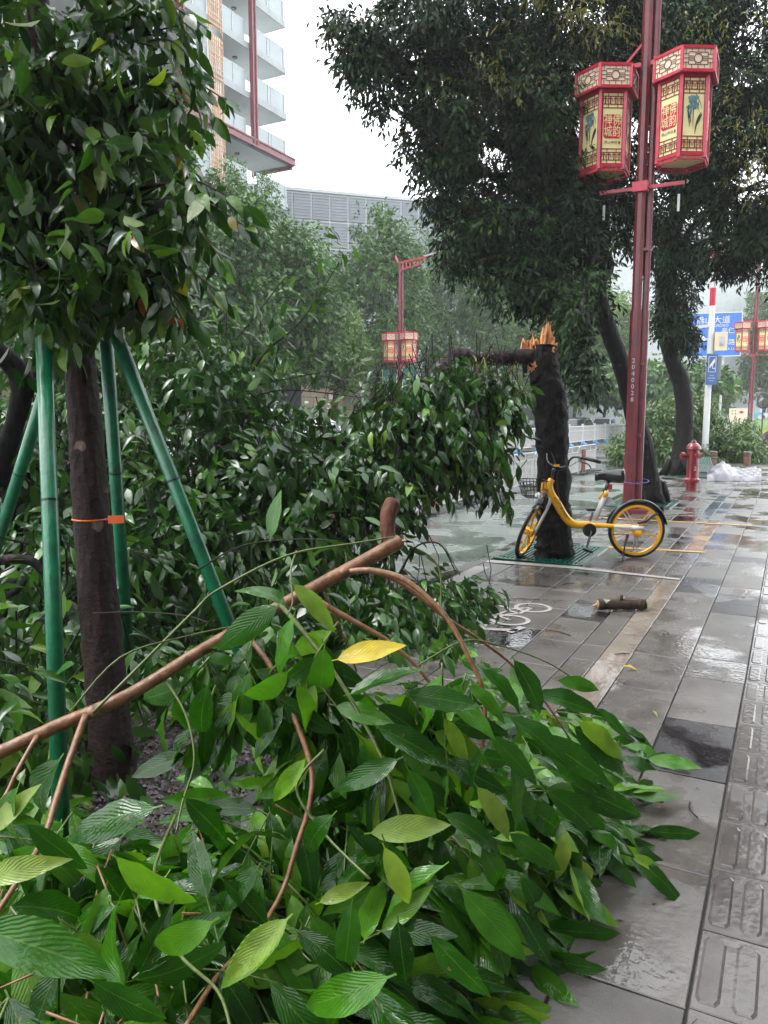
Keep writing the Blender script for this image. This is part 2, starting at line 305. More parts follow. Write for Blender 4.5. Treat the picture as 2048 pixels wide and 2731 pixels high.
# ------------------------------------------------------------------ objects and meshes
def tag(o, label=None, cat=None, group=None, kind=None):
    if label: o['label'] = label
    if cat: o['category'] = cat
    if group: o['group'] = group
    if kind: o['kind'] = kind
    return o
def thing(name, loc, label=None, cat=None, group=None, rz=0., kind=None):
    o = bpy.data.objects.new(name, None); col.objects.link(o); o.location = tov(loc); o.rotation_euler = (0, 0, rz); o.empty_display_size = .1
    return tag(o, label, cat, group, kind)
class MB:
    def __init__(s): s.v = []; s.f = []; s.m = []; s.mi = 0
    def add(s, vs_, fs):
        k = len(s.v); s.v.extend([tuple(map(float, p)) for p in vs_]); s.f.extend([tuple(i + k for i in f) for f in fs]); s.m.extend([s.mi] * len(fs)); return s
    def box(s, c, size, R=None):
        x, y, z = (a / 2. for a in size); P = [(-x, -y, -z), (x, -y, -z), (x, y, -z), (-x, y, -z), (-x, -y, z), (x, -y, z), (x, y, z), (-x, y, z)]
        if R is not None: P = [tuple(R @ Vector(p)) for p in P]
        return s.add([(p[0] + c[0], p[1] + c[1], p[2] + c[2]) for p in P], [(0, 3, 2, 1), (4, 5, 6, 7), (0, 1, 5, 4), (1, 2, 6, 5), (2, 3, 7, 6), (3, 0, 4, 7)])
    def bar(s, a, b, w, h=None, up=(0, 0, 1)):
        a, b = np.array(a, float), np.array(b, float); d = nrm(b - a); h = h or w
        u_ = np.array(up, float)
        if abs(d @ u_) > .98: u_ = np.array([1., 0, 0])
        x = nrm(np.cross(d, u_)) * w / 2; z = nrm(np.cross(x, d)) * h / 2
        P = [a - x - z, a + x - z, a + x + z, a - x + z, b - x - z, b + x - z, b + x + z, b - x + z]
        return s.add(P, [(0, 1, 2, 3), (7, 6, 5, 4), (0, 4, 5, 1), (1, 5, 6, 2), (2, 6, 7, 3), (3, 7, 4, 0)])
    def tube(s, pts, rad, n=8, cap=True, bumpy=0., rng=None):
        pts = [np.array(p, float) for p in pts]; N = len(pts)
        if not hasattr(rad, '__len__'): rad = [rad] * N
        prev = None; V = []
        for i, p in enumerate(pts):
            d = nrm(pts[min(i + 1, N - 1)] - pts[max(i - 1, 0)])
            if prev is None: prev = nrm(np.cross(d, [0.31, .57, .76] if abs(d @ nrm([.31, .57, .76])) < .95 else [1, 0, 0]))
            x = nrm(prev - d * (prev @ d)); y = np.cross(d, x); prev = x
            for k in range(n):
                a = 2 * math.pi * k / n; r = rad[i]
                if bumpy:
                    e_ = x * math.cos(a) + y * math.sin(a); q_ = Vector((p + e_ * r).tolist()); q_.z *= .16; r *= 1 + bumpy * (mnoise.noise(q_ * (1.1 / max(rad[i], .01)) ) * .9 + mnoise.noise(q_ * (3.2 / max(rad[i], .01))) * .5 + (rng.random() - .5) * .25)
                V.append(p + (x * math.cos(a) + y * math.sin(a)) * r)
        F = [(i * n + k, i * n + (k + 1) % n, (i + 1) * n + (k + 1) % n, (i + 1) * n + k) for i in range(N - 1) for k in range(n)]
        if cap: F += [tuple(range(n))[::-1], tuple((N - 1) * n + k for k in range(n))]
        return s.add(V, F)
    def lathe(s, prof, c=(0, 0, 0), n=16, axis='z'):
        V = []; N = len(prof)
        for r, z in prof:
            for k in range(n):
                a = 2 * math.pi * k / n; p = (r * math.cos(a), r * math.sin(a), z)
                if axis == 'y': p = (p[0], p[2], p[1])
                if axis == 'x': p = (p[2], p[0], p[1])
                V.append((p[0] + c[0], p[1] + c[1], p[2] + c[2]))
        F = [(i * n + k, i * n + (k + 1) % n, (i + 1) * n + (k + 1) % n, (i + 1) * n + k) for i in range(N - 1) for k in range(n)]
        F += [tuple(range(n))[::-1], tuple((N - 1) * n + k for k in range(n))]
        return s.add(V, F)
    def prism(s, poly, o, u, v, depth):
        u, v = nrm(u), nrm(v); w = np.cross(u, v); n = len(poly); o = np.array(o, float)
        P = [o + u * a + v * b for a, b in poly] + [o + u * a + v * b + w * depth for a, b in poly]
        return s.add(P, [tuple(range(n))[::-1], tuple(range(n, 2 * n))] + [(i, (i + 1) % n, n + (i + 1) % n, n + i) for i in range(n)])
    def build(s, name, mat, parent=None, world=True, smooth=False, loc=None):
        me = bpy.data.meshes.new(name)
        off = np.zeros(3)
        if parent is not None and world:
            off = np.array(parent.location)
            if parent.parent is not None: off = off + np.array(parent.parent.location)
        if loc is not None and parent is None: off = np.array(loc, float)
        V = np.array(s.v, float) - off
        me.from_pydata(V.tolist(), [], s.f)
        for m_ in (mat if isinstance(mat, (list, tuple)) else [mat]): me.materials.append(m_)
        if isinstance(mat, (list, tuple)): me.polygons.foreach_set('material_index', s.m)
        if smooth: me.polygons.foreach_set('use_smooth', [True] * len(me.polygons))
        me.update()
        o = bpy.data.objects.new(name, me); col.objects.link(o)
        if parent is not None: o.parent = parent
        elif loc is not None: o.location = tov(loc)
        return o
def meshobj(name, me, parent=None, mtx=None, mat=None):
    if mat:
        me = me.copy(); me.materials.clear(); me.materials.append(mat)
    o = bpy.data.objects.new(name, me); col.objects.link(o); o.parent = parent
    if mtx is not None: o.matrix_basis = mtx
    return o
def basis(x, y, z, p, s=1.):
    return Matrix(((x[0] * s, y[0] * s, z[0] * s, p[0]), (x[1] * s, y[1] * s, z[1] * s, p[1]), (x[2] * s, y[2] * s, z[2] * s, p[2]), (0, 0, 0, 1)))
def spline(pts, sub=5):
    P = [np.array(p, float) for p in pts]; out = []
    for i in range(len(P) - 1):
        p0, p1, p2, p3 = P[max(i - 1, 0)], P[i], P[i + 1], P[min(i + 2, len(P) - 1)]
        for k in range(sub):
            t = k / sub
            out.append(.5 * (2 * p1 + (p2 - p0) * t + (2 * p0 - 5 * p1 + 4 * p2 - p3) * t * t + (3 * p1 - p0 - 3 * p2 + p3) * t ** 3))
    out.append(P[-1]); return out

# ------------------------------------------------------------------ leaves
def leaf_tpl(rows, W=.3, fold=.25, bend=.25, wave=0., twist=0., pet=0.):
    V = [(0, 0, 0)]; UV = [(.5, 0)]; F = []
    ts = [(i + 1) / (rows + 1.) for i in range(rows)]
    def wd(t): return W * .5 * (math.sin(math.pi * t ** .85) ** .85) * (1 - .12 * t)
    for i, t in enumerate(ts):
        w = wd(t); z = -bend * t * t; y = t * (1 - bend * .25 * t)
        wv = wave * math.sin(t * 17 + 1); wv2 = wave * math.sin(t * 14 + 3)
        tw = twist * t
        for sx, q in ((-1, wv), (0, 0), (1, wv2)):
            x = sx * w; zz = z + abs(sx) * fold * w + q * abs(sx)
            V.append((x * math.cos(tw), y, zz + x * math.sin(tw))); UV.append((.5 + sx * .5, t))
    V.append((0, 1 - bend * .25, -bend)); UV.append((.5, 1)); T = len(V) - 1
    F += [(0, 2, 1), (0, 3, 2)]
    for i in range(rows - 1):
        a = 1 + 3 * i; F += [(a, a + 1, a + 4, a + 3), (a + 1, a + 2, a + 5, a + 4)]
    a = 1 + 3 * (rows - 1); F += [(a, a + 1, T), (a + 1, a + 2, T)]
    if pet:
        k = len(V); w = .008
        V += [(-w, -pet, pet * .3), (w, -pet, pet * .3), (w, .03, 0), (-w, .03, 0)]; UV += [(.5, 0)] * 4; F.append((k, k + 1, k + 2, k + 3))
    return np.array(V), F, np.array(UV)
class Cloud:
    def __init__(s): s.p = []; s.d = []; s.n = []; s.s = []; s.t = []
    def add(s, p, d, n, sc_, t=None):
        s.p.append(p); s.d.append(d); s.n.append(n); s.s.append(sc_); s.t.append(random.random() if t is None else t)
    def arrays(s):
        d = np.array(s.d, float); d /= np.linalg.norm(d, axis=1)[:, None] + 1e-9
        n = np.array(s.n, float); n -= d * (n * d).sum(1)[:, None]; n /= np.linalg.norm(n, axis=1)[:, None] + 1e-9
        return np.array(s.p, float), d, n, np.array(s.s, float), np.array(s.t, float)
    def ext(s, p, d, n, sc_, t):
        s.p.extend(p); s.d.extend(d); s.n.extend(n); s.s.extend(sc_); s.t.extend(t)
def cloud_mesh(name, arr, tpls, mat, parent, smooth=True):
    """bake the leaves of arr into one mesh object under parent (a thing without rotation)"""
    p, d, n, sc_, ti = arr; off = np.array(parent.location) if parent else np.zeros(3)
    N = len(p); which = np.arange(N) % len(tpls)
    VV = []; LV = []; LS = []; LT = []; TT = []; UU = []; vo = 0; lo = 0
    for k, (tv, tf, tu) in enumerate(tpls):
        idx = np.where(which == k)[0]
        if not len(idx): continue
        P, D, Nn, Sx = p[idx] - off, d[idx], n[idx], sc_[idx]
        X = np.cross(D, Nn)
        V = P[:, None, :] + Sx[:, None, None] * (tv[None, :, 0:1] * X[:, None, :] + tv[None, :, 1:2] * D[:, None, :] + tv[None, :, 2:3] * Nn[:, None, :])
        nv = len(tv); VV.append(V.reshape(-1, 3)); TT.append(np.repeat(ti[idx], nv))
        fl = np.array([i for f in tf for i in f]); ln = np.array([len(f) for f in tf])
        base = (np.arange(len(idx)) * nv + vo)[:, None]
        LV.append((base + fl[None, :]).ravel()); LT.append(np.tile(ln, len(idx)))
        UU.append(np.tile(tu[fl], (len(idx), 1)))
        vo += nv * len(idx)
    V = np.concatenate(VV); L = np.concatenate(LV); T = np.concatenate(LT); St = np.concatenate([[0], np.cumsum(T)[:-1]])
    me = bpy.data.meshes.new(name); me.vertices.add(len(V)); me.vertices.foreach_set('co', V.ravel())
    me.loops.add(len(L)); me.loops.foreach_set('vertex_index', L.astype(np.int32))
    me.polygons.add(len(T)); me.polygons.foreach_set('loop_start', St.astype(np.int32)); me.polygons.foreach_set('loop_total', T.astype(np.int32))
    me.polygons.foreach_set('use_smooth', np.full(len(T), smooth))
    a = me.attributes.new('tint', 'FLOAT', 'POINT'); a.data.foreach_set('value', np.concatenate(TT).astype(np.float32))
    uv = me.uv_layers.new(name='UVMap'); uv.data.foreach_set('uv', np.concatenate(UU).ravel().astype(np.float32))
    me.update(calc_edges=True); me.materials.append(mat)
    o = bpy.data.objects.new(name, me); col.objects.link(o); o.parent = parent
    return o
def tpl_mesh(tp, mat, name='leaf'):
    v, f, u_ = tp; me = bpy.data.meshes.new(name); me.from_pydata(v.tolist(), [], f)
    uv = me.uv_layers.new(name='UVMap'); fl = [i for q in f for i in q]; uv.data.foreach_set('uv', u_[fl].ravel())
    me.polygons.foreach_set('use_smooth', [True] * len(f)); me.materials.append(mat); me.update(); return me
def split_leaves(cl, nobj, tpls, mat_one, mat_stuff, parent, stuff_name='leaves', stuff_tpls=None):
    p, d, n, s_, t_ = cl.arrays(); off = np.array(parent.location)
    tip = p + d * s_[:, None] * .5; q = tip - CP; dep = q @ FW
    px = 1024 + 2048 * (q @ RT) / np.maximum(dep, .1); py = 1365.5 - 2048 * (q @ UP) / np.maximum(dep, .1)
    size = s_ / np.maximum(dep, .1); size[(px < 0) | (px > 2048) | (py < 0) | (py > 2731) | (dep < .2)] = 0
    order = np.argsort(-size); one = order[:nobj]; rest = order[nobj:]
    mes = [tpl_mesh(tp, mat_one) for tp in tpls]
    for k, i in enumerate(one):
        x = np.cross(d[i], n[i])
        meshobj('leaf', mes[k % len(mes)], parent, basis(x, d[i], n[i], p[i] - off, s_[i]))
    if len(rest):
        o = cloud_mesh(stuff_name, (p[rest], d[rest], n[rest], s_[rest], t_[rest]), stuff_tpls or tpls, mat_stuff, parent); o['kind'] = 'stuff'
RNG = np.random.RandomState(7)
def rv(n=None): return RNG.normal(size=(3,) if n is None else (n, 3))
def crown(ells, n_spray, k, L, droop=.5, spread=.3, inner=.35, sub=14, subr=.34, tint=(0, 1), flat=.35, lvar=.25):
    """leaf sprays gathered into uneven clumps on ellipsoids (x,y,depth,rx,ry,rz); returns arrays"""
    cl = Cloud(); vol = np.array([(e[3] * e[5] + e[3] * e[4] + e[4] * e[5]) * (e[6] if len(e) > 6 else 1) for e in ells]); vol = vol / vol.sum()
    for e, w in zip(ells, vol):
        c = A(*e[:3]) if not isinstance(e[0], (list, tuple, np.ndarray)) else np.array(e[0])
        R = np.stack([RT * e[3], HF * e[4], np.array([0, 0, 1.]) * e[5]])
        u_ = rv(sub); u_ /= np.linalg.norm(u_, axis=1)[:, None]; u_ *= (.55 + .4 * RNG.rand(sub))[:, None]
        sr = subr * (.6 + .8 * RNG.rand(sub)); st = RNG.rand(sub)
        m = max(6, int(n_spray * w)); b = RNG.randint(0, sub, m)
        q = rv(m); q /= np.linalg.norm(q, axis=1)[:, None]; q *= (RNG.rand(m) ** inner)[:, None]
        loc = u_[b] + q * sr[b][:, None]
        P = c + loc @ R
        o = q @ R; o /= np.linalg.norm(o, axis=1)[:, None] + 1e-9
        D = o * .7 + rv(m) * .45 + np.array([0, 0, -droop]); D /= np.linalg.norm(D, axis=1)[:, None]
        sd_ = np.cross(D, rv(m)); sd_ /= np.linalg.norm(sd_, axis=1)[:, None] + 1e-9
        for j in range(k):
            s_ = (j + .5) / k; sg = 1 if j % 2 else -1
            pp = P + D * (s_ * spread) + rv(m) * .02
            dd = D * .6 + sd_ * (sg * .75 * (1 - .5 * s_)) + np.array([0, 0, -droop * .7]) + rv(m) * .18
            nn = np.array([0, 0, 1.]) + rv(m) * flat + o * .3
            tt = np.clip(tint[0] + (tint[1] - tint[0]) * (.55 * st[b] + .45 * RNG.rand(m)), 0, 1)
            cl.ext(pp, dd, nn, L * (1 - lvar + 2 * lvar * RNG.rand(m)), tt)
    return cl
T4 = [leaf_tpl(1, .34, .3, .15), leaf_tpl(1, .3, .4, .25), leaf_tpl(1, .38, .2, .1)]
T8 = [leaf_tpl(3, .36, .25, .25), leaf_tpl(3, .32, .4, .4), leaf_tpl(3, .4, .15, .1)]
TB = [leaf_tpl(8, .33, .25, .2, .014, .25, .07), leaf_tpl(8, .30, .42, .42, .02, -.4, .07), leaf_tpl(8, .35, .16, .1, .018, .12, .06),
      leaf_tpl(8, .31, .3, .62, .014, .5, .08), leaf_tpl(8, .28, .6, .28, .024, -.2, .07), leaf_tpl(8, .34, -.2, .35, .02, .3, .07)]

# ================================================================== THE SETTING
def sheet(name, x0, x1, y0, y1, z, mat, kind='structure', nx=1, ny=1):
    mb = MB()
    for i in range(nx):
        for j in range(ny):
            a, b_ = x0 + (x1 - x0) * i / nx, x0 + (x1 - x0) * (i + 1) / nx; c, d = y0 + (y1 - y0) * j / ny, y0 + (y1 - y0) * (j + 1) / ny
            mb.add([(a, c, z), (b_, c, z), (b_, d, z), (a, d, z)], [(0, 1, 2, 3)])
    o = mb.build(name, mat); o['kind'] = kind; return o
sheet('ground', -600, 600, -300, 1200, -.16, M['asphalt'])
sheet('road', -17.0, -5.0, -40, 300, -.105, M['asphalt'])
sheet('cycle_lane', -5.0, -2.86, -40, 300, -.10, M['lane'])
sheet('far_pavement', -34, -17.2, -40, 300, .02, M['plain_pave'])
MB().box((-17.1, 130, -.04), (.2, 340, .14)).build('far_kerb', M['kerbm'])['kind'] = 'structure'
fg_ = MB()
fg_.box((2.9, 55, -.075), (5.4, 230, .14)); fg_.build('paving_beside_the_path', M['plain_pave'])['kind'] = 'structure'
fg_ = MB(); fg_.box((-1.32, 84.5, -.075), (3.1, 109, .14)); fg_.build('distant_pavement', M['plain_pave'])['kind'] = 'structure'

pave = thing('pavement', (0, 0, 0), kind='structure')
MB().box((-1.3, 9.5, -.09), (3.1, 41, .15)).build('paving_bed', M['mortar'], pave)
HOLES = [(-2.72, -1.79, 7.66, 8.86), (-2.72, -1.75, 13.1, 14.5), (-2.72, -1.79, 20.4, 21.6), (-2.73, -1.80, 1.25, 3.05), (-2.45, -2.0, 12.2, 12.6)]
slabs = []   # x0,x1,y0,y1,kind
def column(x0, x1, joints, kinds=None, step=.66, y_end=29.5, darkp=.09, ph=0.):
    ys = list(joints)
    while ys[-1] < y_end: ys.append(ys[-1] + step * RNG.choice([1, 1, 1, .5]))
    for a, b_ in zip(ys[:-1], ys[1:]):
        k = 'slab_dark' if RNG.rand() < darkp + .05 and a > 6.2 else 'slab'
        if kinds: k = kinds(a, b_) or k
        slabs.append([x0, x1, a, b_, k])
column(-.475, -.15, [.0, .64, 1.28, 1.94, 2.58, 3.31, 3.95, 4.65, 5.05, 5.98, 6.30, 6.66, 6.98, 7.34, 7.94, 8.65], lambda a, b_: 'slab_dark' if abs(a - 3.31) < .01 or 6.6 < a < 6.9 or abs(a - 8.65) < .01 else None)
column(-.81, -.475, [.3, 1.0, 1.65, 2.3, 2.95, 3.62, 4.3, 4.97, 5.65, 6.24, 6.93, 7.61, 8.23, 8.8, 9.39])
column(-.985, -.81, [-.2, .5, 1.2, 1.9, 2.6, 3.3, 4.0, 4.7, 5.4, 6.1, 6.8, 7.38], lambda a, b_: 'slab_tan' if b_ < 7.5 else ('slab_yellow' if 9.1 < a < 11.5 else None), step=.62)
column(-1.15, -.985, [.1, .76, 1.42, 2.08, 2.74, 3.4, 4.06, 4.67, 5.0, 5.6, 6.23, 6.88], None)
column(-1.47, -1.15, [.1, .72, 1.34, 1.96, 2.58, 3.2, 3.82, 4.44, 5.0, 5.6, 6.23, 6.88, 7.5, 8.12, 8.72], lambda a, b_: 'slab_dark' if abs(a - 5.6) < .01 else None)
column(-1.79, -1.47, [.0, .63, 1.26, 1.9, 2.56, 3.24, 3.94, 4.67, 5.21, 5.85, 6.5, 7.18, 7.4, 7.66, 8.3, 8.9], lambda a, b_: 'slab_dark' if abs(a - 4.67) < .01 or abs(a - 7.18) < .01 else None)
column(-2.11, -1.79, [.3, .95, 1.6, 2.25, 2.9, 3.55, 4.2, 4.8, 5.21, 5.88, 6.5, 7.12, 7.5])
column(-2.42, -2.11, [.0, .65, 1.3, 1.95, 2.6, 3.25, 3.9, 4.55, 5.3, 5.95, 6.6, 7.3, 7.5])
column(-2.73, -2.42, [.3, .95, 1.6, 2.25, 2.9, 3.55, 4.2, 4.85, 5.5, 6.18, 6.76, 7.4], lambda a, b_: 'slab_dark' if abs(a - 6.18) < .01 else None)
column(-2.88, -2.735, [-1, 0, 1, 2, 3, 4, 5, 6, 7, 8], lambda a, b_: 'kerbm', step=1.0, darkp=0)
def inhole(s_):
    cx, cy = (s_[0] + s_[1]) / 2, (s_[2] + s_[3]) / 2
    return any(h[0] - .05 < cx < h[1] and h[2] - .1 < cy < h[3] + .1 for h in HOLES[:4])
slabs = [s_ for s_ in slabs if not inhole(s_) and s_[3] > .4]
slabs.sort(key=lambda s_: (s_[2] + s_[3]) / 2)
def slab_geo(mb, s_, wob=True):
    g = .0035; x0, x1, y0, y1 = s_[0] + g, s_[1] - g, s_[2] + g, s_[3] - g; bv = .003
    dz = [RNG.uniform(-.002, .002) for _ in range(4)] if wob else [0] * 4
    if s_[4] == 'kerbm': dz = [.0] * 4
    V = [(x0, y0, -.05), (x1, y0, -.05), (x1, y1, -.05), (x0, y1, -.05), (x0, y0, -bv + dz[0]), (x1, y0, -bv + dz[1]), (x1, y1, -bv + dz[2]), (x0, y1, -bv + dz[3]),
         (x0 + bv, y0 + bv, dz[0]), (x1 - bv, y0 + bv, dz[1]), (x1 - bv, y1 - bv, dz[2]), (x0 + bv, y1 - bv, dz[3])]
    F = [(0, 1, 5, 4), (1, 2, 6, 5), (2, 3, 7, 6), (3, 0, 4, 7), (4, 5, 9, 8), (5, 6, 10, 9), (6, 7, 11, 10), (7, 4, 8, 11), (8, 9, 10, 11)]
    mb.add(V, F)
vis = []
for s_ in slabs:
    q = proj(((s_[0] + s_[1]) / 2, (s_[2] + s_[3]) / 2, 0)); vis.append(q[2] > .5 and -100 < q[0] < 2150 and q[1] < 2850)
nobj = 0; rest = {}
for s_, v_ in zip(slabs, vis):
    nm = 'kerb_stone' if s_[4] == 'kerbm' else 'paving_slab'
    if v_ and nobj < 296:
        mb = MB(); slab_geo(mb, s_); mb.build(nm, M[s_[4]], pave); nobj += 1
    else: rest.setdefault(s_[4], MB()); slab_geo(rest[s_[4]], s_)
for k, mb in rest.items():
    o = mb.build('paving_slabs', M[k], pave); o['kind'] = 'stuff'
# tactile paving with raised bars
y = 1.26 - .345 * 3; k = 0
tm = None
farbars = MB()
while y < 26:
    y1 = y + .345
    for X0 in (-.15, .20):
        if X0 > 0 and y > 4: continue
        if y < 7:
            mb = MB(); slab_geo(mb, [X0, X0 + .345, y, y1, 'tactile']); tl = mb.build('tactile_tile', M['tactile'], pave)
        else: slab_geo(farbars, [X0, X0 + .345, y, y1, 'tactile']); tl = None
        for j in range(4):
            xx = X0 + .043 + j * .0865; mb = farbars if tl is None else MB()
            w, l, h = .03, .142, .0035; cy = (y + y1) / 2
            ring = [(-w, -l + .02), (-w + .01, -l), (w - .01, -l), (w, -l + .02), (w, l - .02), (w - .01, l), (-w + .01, l), (-w, l - .02)]
            V = [(xx + a, cy + b_, .0) for a, b_ in ring] + [(xx + a * .75, cy + b_ * .96, h) for a, b_ in ring]
            mb.add(V, [(i, (i + 1) % 8, 8 + (i + 1) % 8, 8 + i) for i in range(8)] + [tuple(range(8, 16))])
            if tl is not None: mb.build('raised_bar', M['tactile'], tl)
    y = y1
farbars.build('tactile_tiles', M['tactile'], pave)['kind'] = 'stuff'
# painted marks on the stone
pm = MB()
def flat(mb, poly, z=.0045): mb.add([(a, b_, z) for a, b_ in poly], [tuple(range(len(poly)))])
flat(pm, [(-2.73, 7.41), (-1.79, 7.49), (-1.79, 7.62), (-2.73, 7.55)])
flat(pm, [(-1.79, 7.49), (-.83, 7.42), (-.83, 7.49), (-1.79, 7.6)])
flat(pm, [(-2.73, 6.05), (-2.58, 6.05), (-2.58, 7.18), (-2.73, 7.18)])
def ringp(mb, c, rx, ry, w, a0=0, a1=2 * math.pi, n=22, rot=0):
    for i in range(n):
        P = []
        for a, r_ in ((i, 1), (i + 1, 1), (i + 1, 0), (i, 0)):
            t = a0 + (a1 - a0) * a / n; R_ = (rx - (0 if r_ else w), ry - (0 if r_ else w))
            x, y_ = R_[0] * math.cos(t), R_[1] * math.sin(t); P.append((c[0] + x * math.cos(rot) - y_ * math.sin(rot), c[1] + x * math.sin(rot) + y_ * math.cos(rot)))
        flat(mb, P, .0045)
def strip(mb, a, b_, w, z=.0048):
    a, b_ = np.array(a), np.array(b_); d = nrm(b_ - a); q = np.array([-d[1], d[0]]) * w / 2
    flat(mb, [tuple(a - q), tuple(b_ - q), tuple(b_ + q), tuple(a + q)], z)
w1 = G(1436, 1621)[:2]; w2 = G(1403, 1647)[:2]
w1 = (-1.72, 5.78); w2 = (-1.76, 5.34)
ringp(pm, w1, .15, .15, .035); ringp(pm, w2, .15, .15, .035)
for a, b_ in (((-1.72, 5.78), (-1.86, 5.66)), ((-1.86, 5.66), (-1.9, 5.42)), ((-1.9, 5.42), (-1.76, 5.34)), ((-1.72, 5.78), (-1.76, 5.55)), ((-1.76, 5.55), (-1.9, 5.42)), ((-1.76, 5.55), (-1.88, 5.62)), ((-1.9, 5.42), (-2.02, 5.38)), ((-1.86, 5.66), (-1.98, 5.72))): strip(pm, a, b_, .03)
ringp(pm, (-2.05, 5.05), .2, .24, .05, -.3, 2.2)
strip(pm, (-2.0, 4.98), (-1.62, 5.1), .06); strip(pm, (-1.66, 5.02), (-1.62, 5.2), .05)
pm.build('white_lane_marking', M['road_white'])['kind'] = 'structure'
ym = MB(); flat(ym, [(-1.79, 8.9), (-.76, 9.06), (-.76, 9.14), (-1.79, 9.0)], .005); flat(ym, [(-2.4, 11.5), (-.4, 11.62), (-.4, 11.7), (-2.4, 11.6)], .005)
ym.build('yellow_parking_line', M['road_yellow'])['kind'] = 'structure'
# tree grates
def grate(y0, y1, x0=-2.70, x1=-1.80, z=.004, label='', tilt=None):
    t = thing('tree_grate', ((x0 + x1) / 2, (y0 + y1) / 2, 0), label, 'tree grate', 'green tree grates in the pavement')
    cx, cy = (x0 + x1) / 2, (y0 + y1) / 2
    MB().box((cx, cy, -.03), (x1 - x0, y1 - y0, .02)).build('tray', M['pit'], t)
    fr = MB()
    for a, b_ in (((x0, y0), (x1, y0)), ((x1, y0), (x1, y1)), ((x1, y1), (x0, y1)), ((x0, y1), (x0, y0))): fr.bar((*a, z), (*b_, z), .05, .02)
    fr.bar((x0, y0 + .14, z), (x1, y0 + .14, z), .03, .02); fr.bar((x0, y1 - .14, z), (x1, y1 - .14, z), .03, .02)
    fr.build('frame', M['grate'], t)
    n = int((x1 - x0) / .045)
    for i in range(1, n):
        x = x0 + (x1 - x0) * i / n
        MB().bar((x, y0 + .02, z), (x, y1 - .02, z), .022, .016).build('slat', M['grate'], t)
    return t
grate(7.66, 8.86, label='green slatted tree grate round the snapped trunk, yellow bicycle wheel on it')
grate(13.1, 14.5, x1=-1.70, label='green slatted tree grate at the tree behind the maroon lamp pole')
grate(20.4, 21.6, label='green slatted tree grate at the tree behind the red hydrant')
# gravel bed of the young tree
b_ = MB(); b_.box((-2.265, 2.15, -.06), (.93, 1.8, .08)); b_.build('planting_pit', M['pit'])['kind'] = 'structure'
P = np.stack([RNG.uniform(-2.72, -1.8, 5200), RNG.uniform(1.26, 3.04, 5200), RNG.uniform(-.02, .008, 5200)], 1)
ocv = np.array([(1, 0, 0), (-1, 0, 0), (0, 1, 0), (0, -1, 0), (0, 0, 1), (0, 0, -1)], float); ocf = [(0, 2, 4), (2, 1, 4), (1, 3, 4), (3, 0, 4), (2, 0, 5), (1, 2, 5), (3, 1, 5), (0, 3, 5)]
V = (P[:, None, :] + ocv[None] * RNG.uniform(.006, .016, (5200, 6, 1))).reshape(-1, 3)
F = [(a + 6 * i, b2 + 6 * i, c + 6 * i) for i in range(5200) for a, b2, c in ocf]
me = bpy.data.meshes.new('gravel'); me.from_pydata(V.tolist(), [], F); me.materials.append(M['gravel'])
o = bpy.data.objects.new('gravel', me); col.objects.link(o); tag(o, 'mauve grey gravel bed round the foot of the staked young tree', 'gravel', kind='stuff')
# kerb-side rim of the planting pit
rm = MB()
for a, c in (((-1.785, 1.2), (-1.785, 3.1)), ((-2.74, 3.08), (-1.76, 3.08))): rm.bar((*a, .0), (*c, .0), .06, .03)
rm.build('planting_pit_edge', M['kerbm'])['kind'] = 'structure'

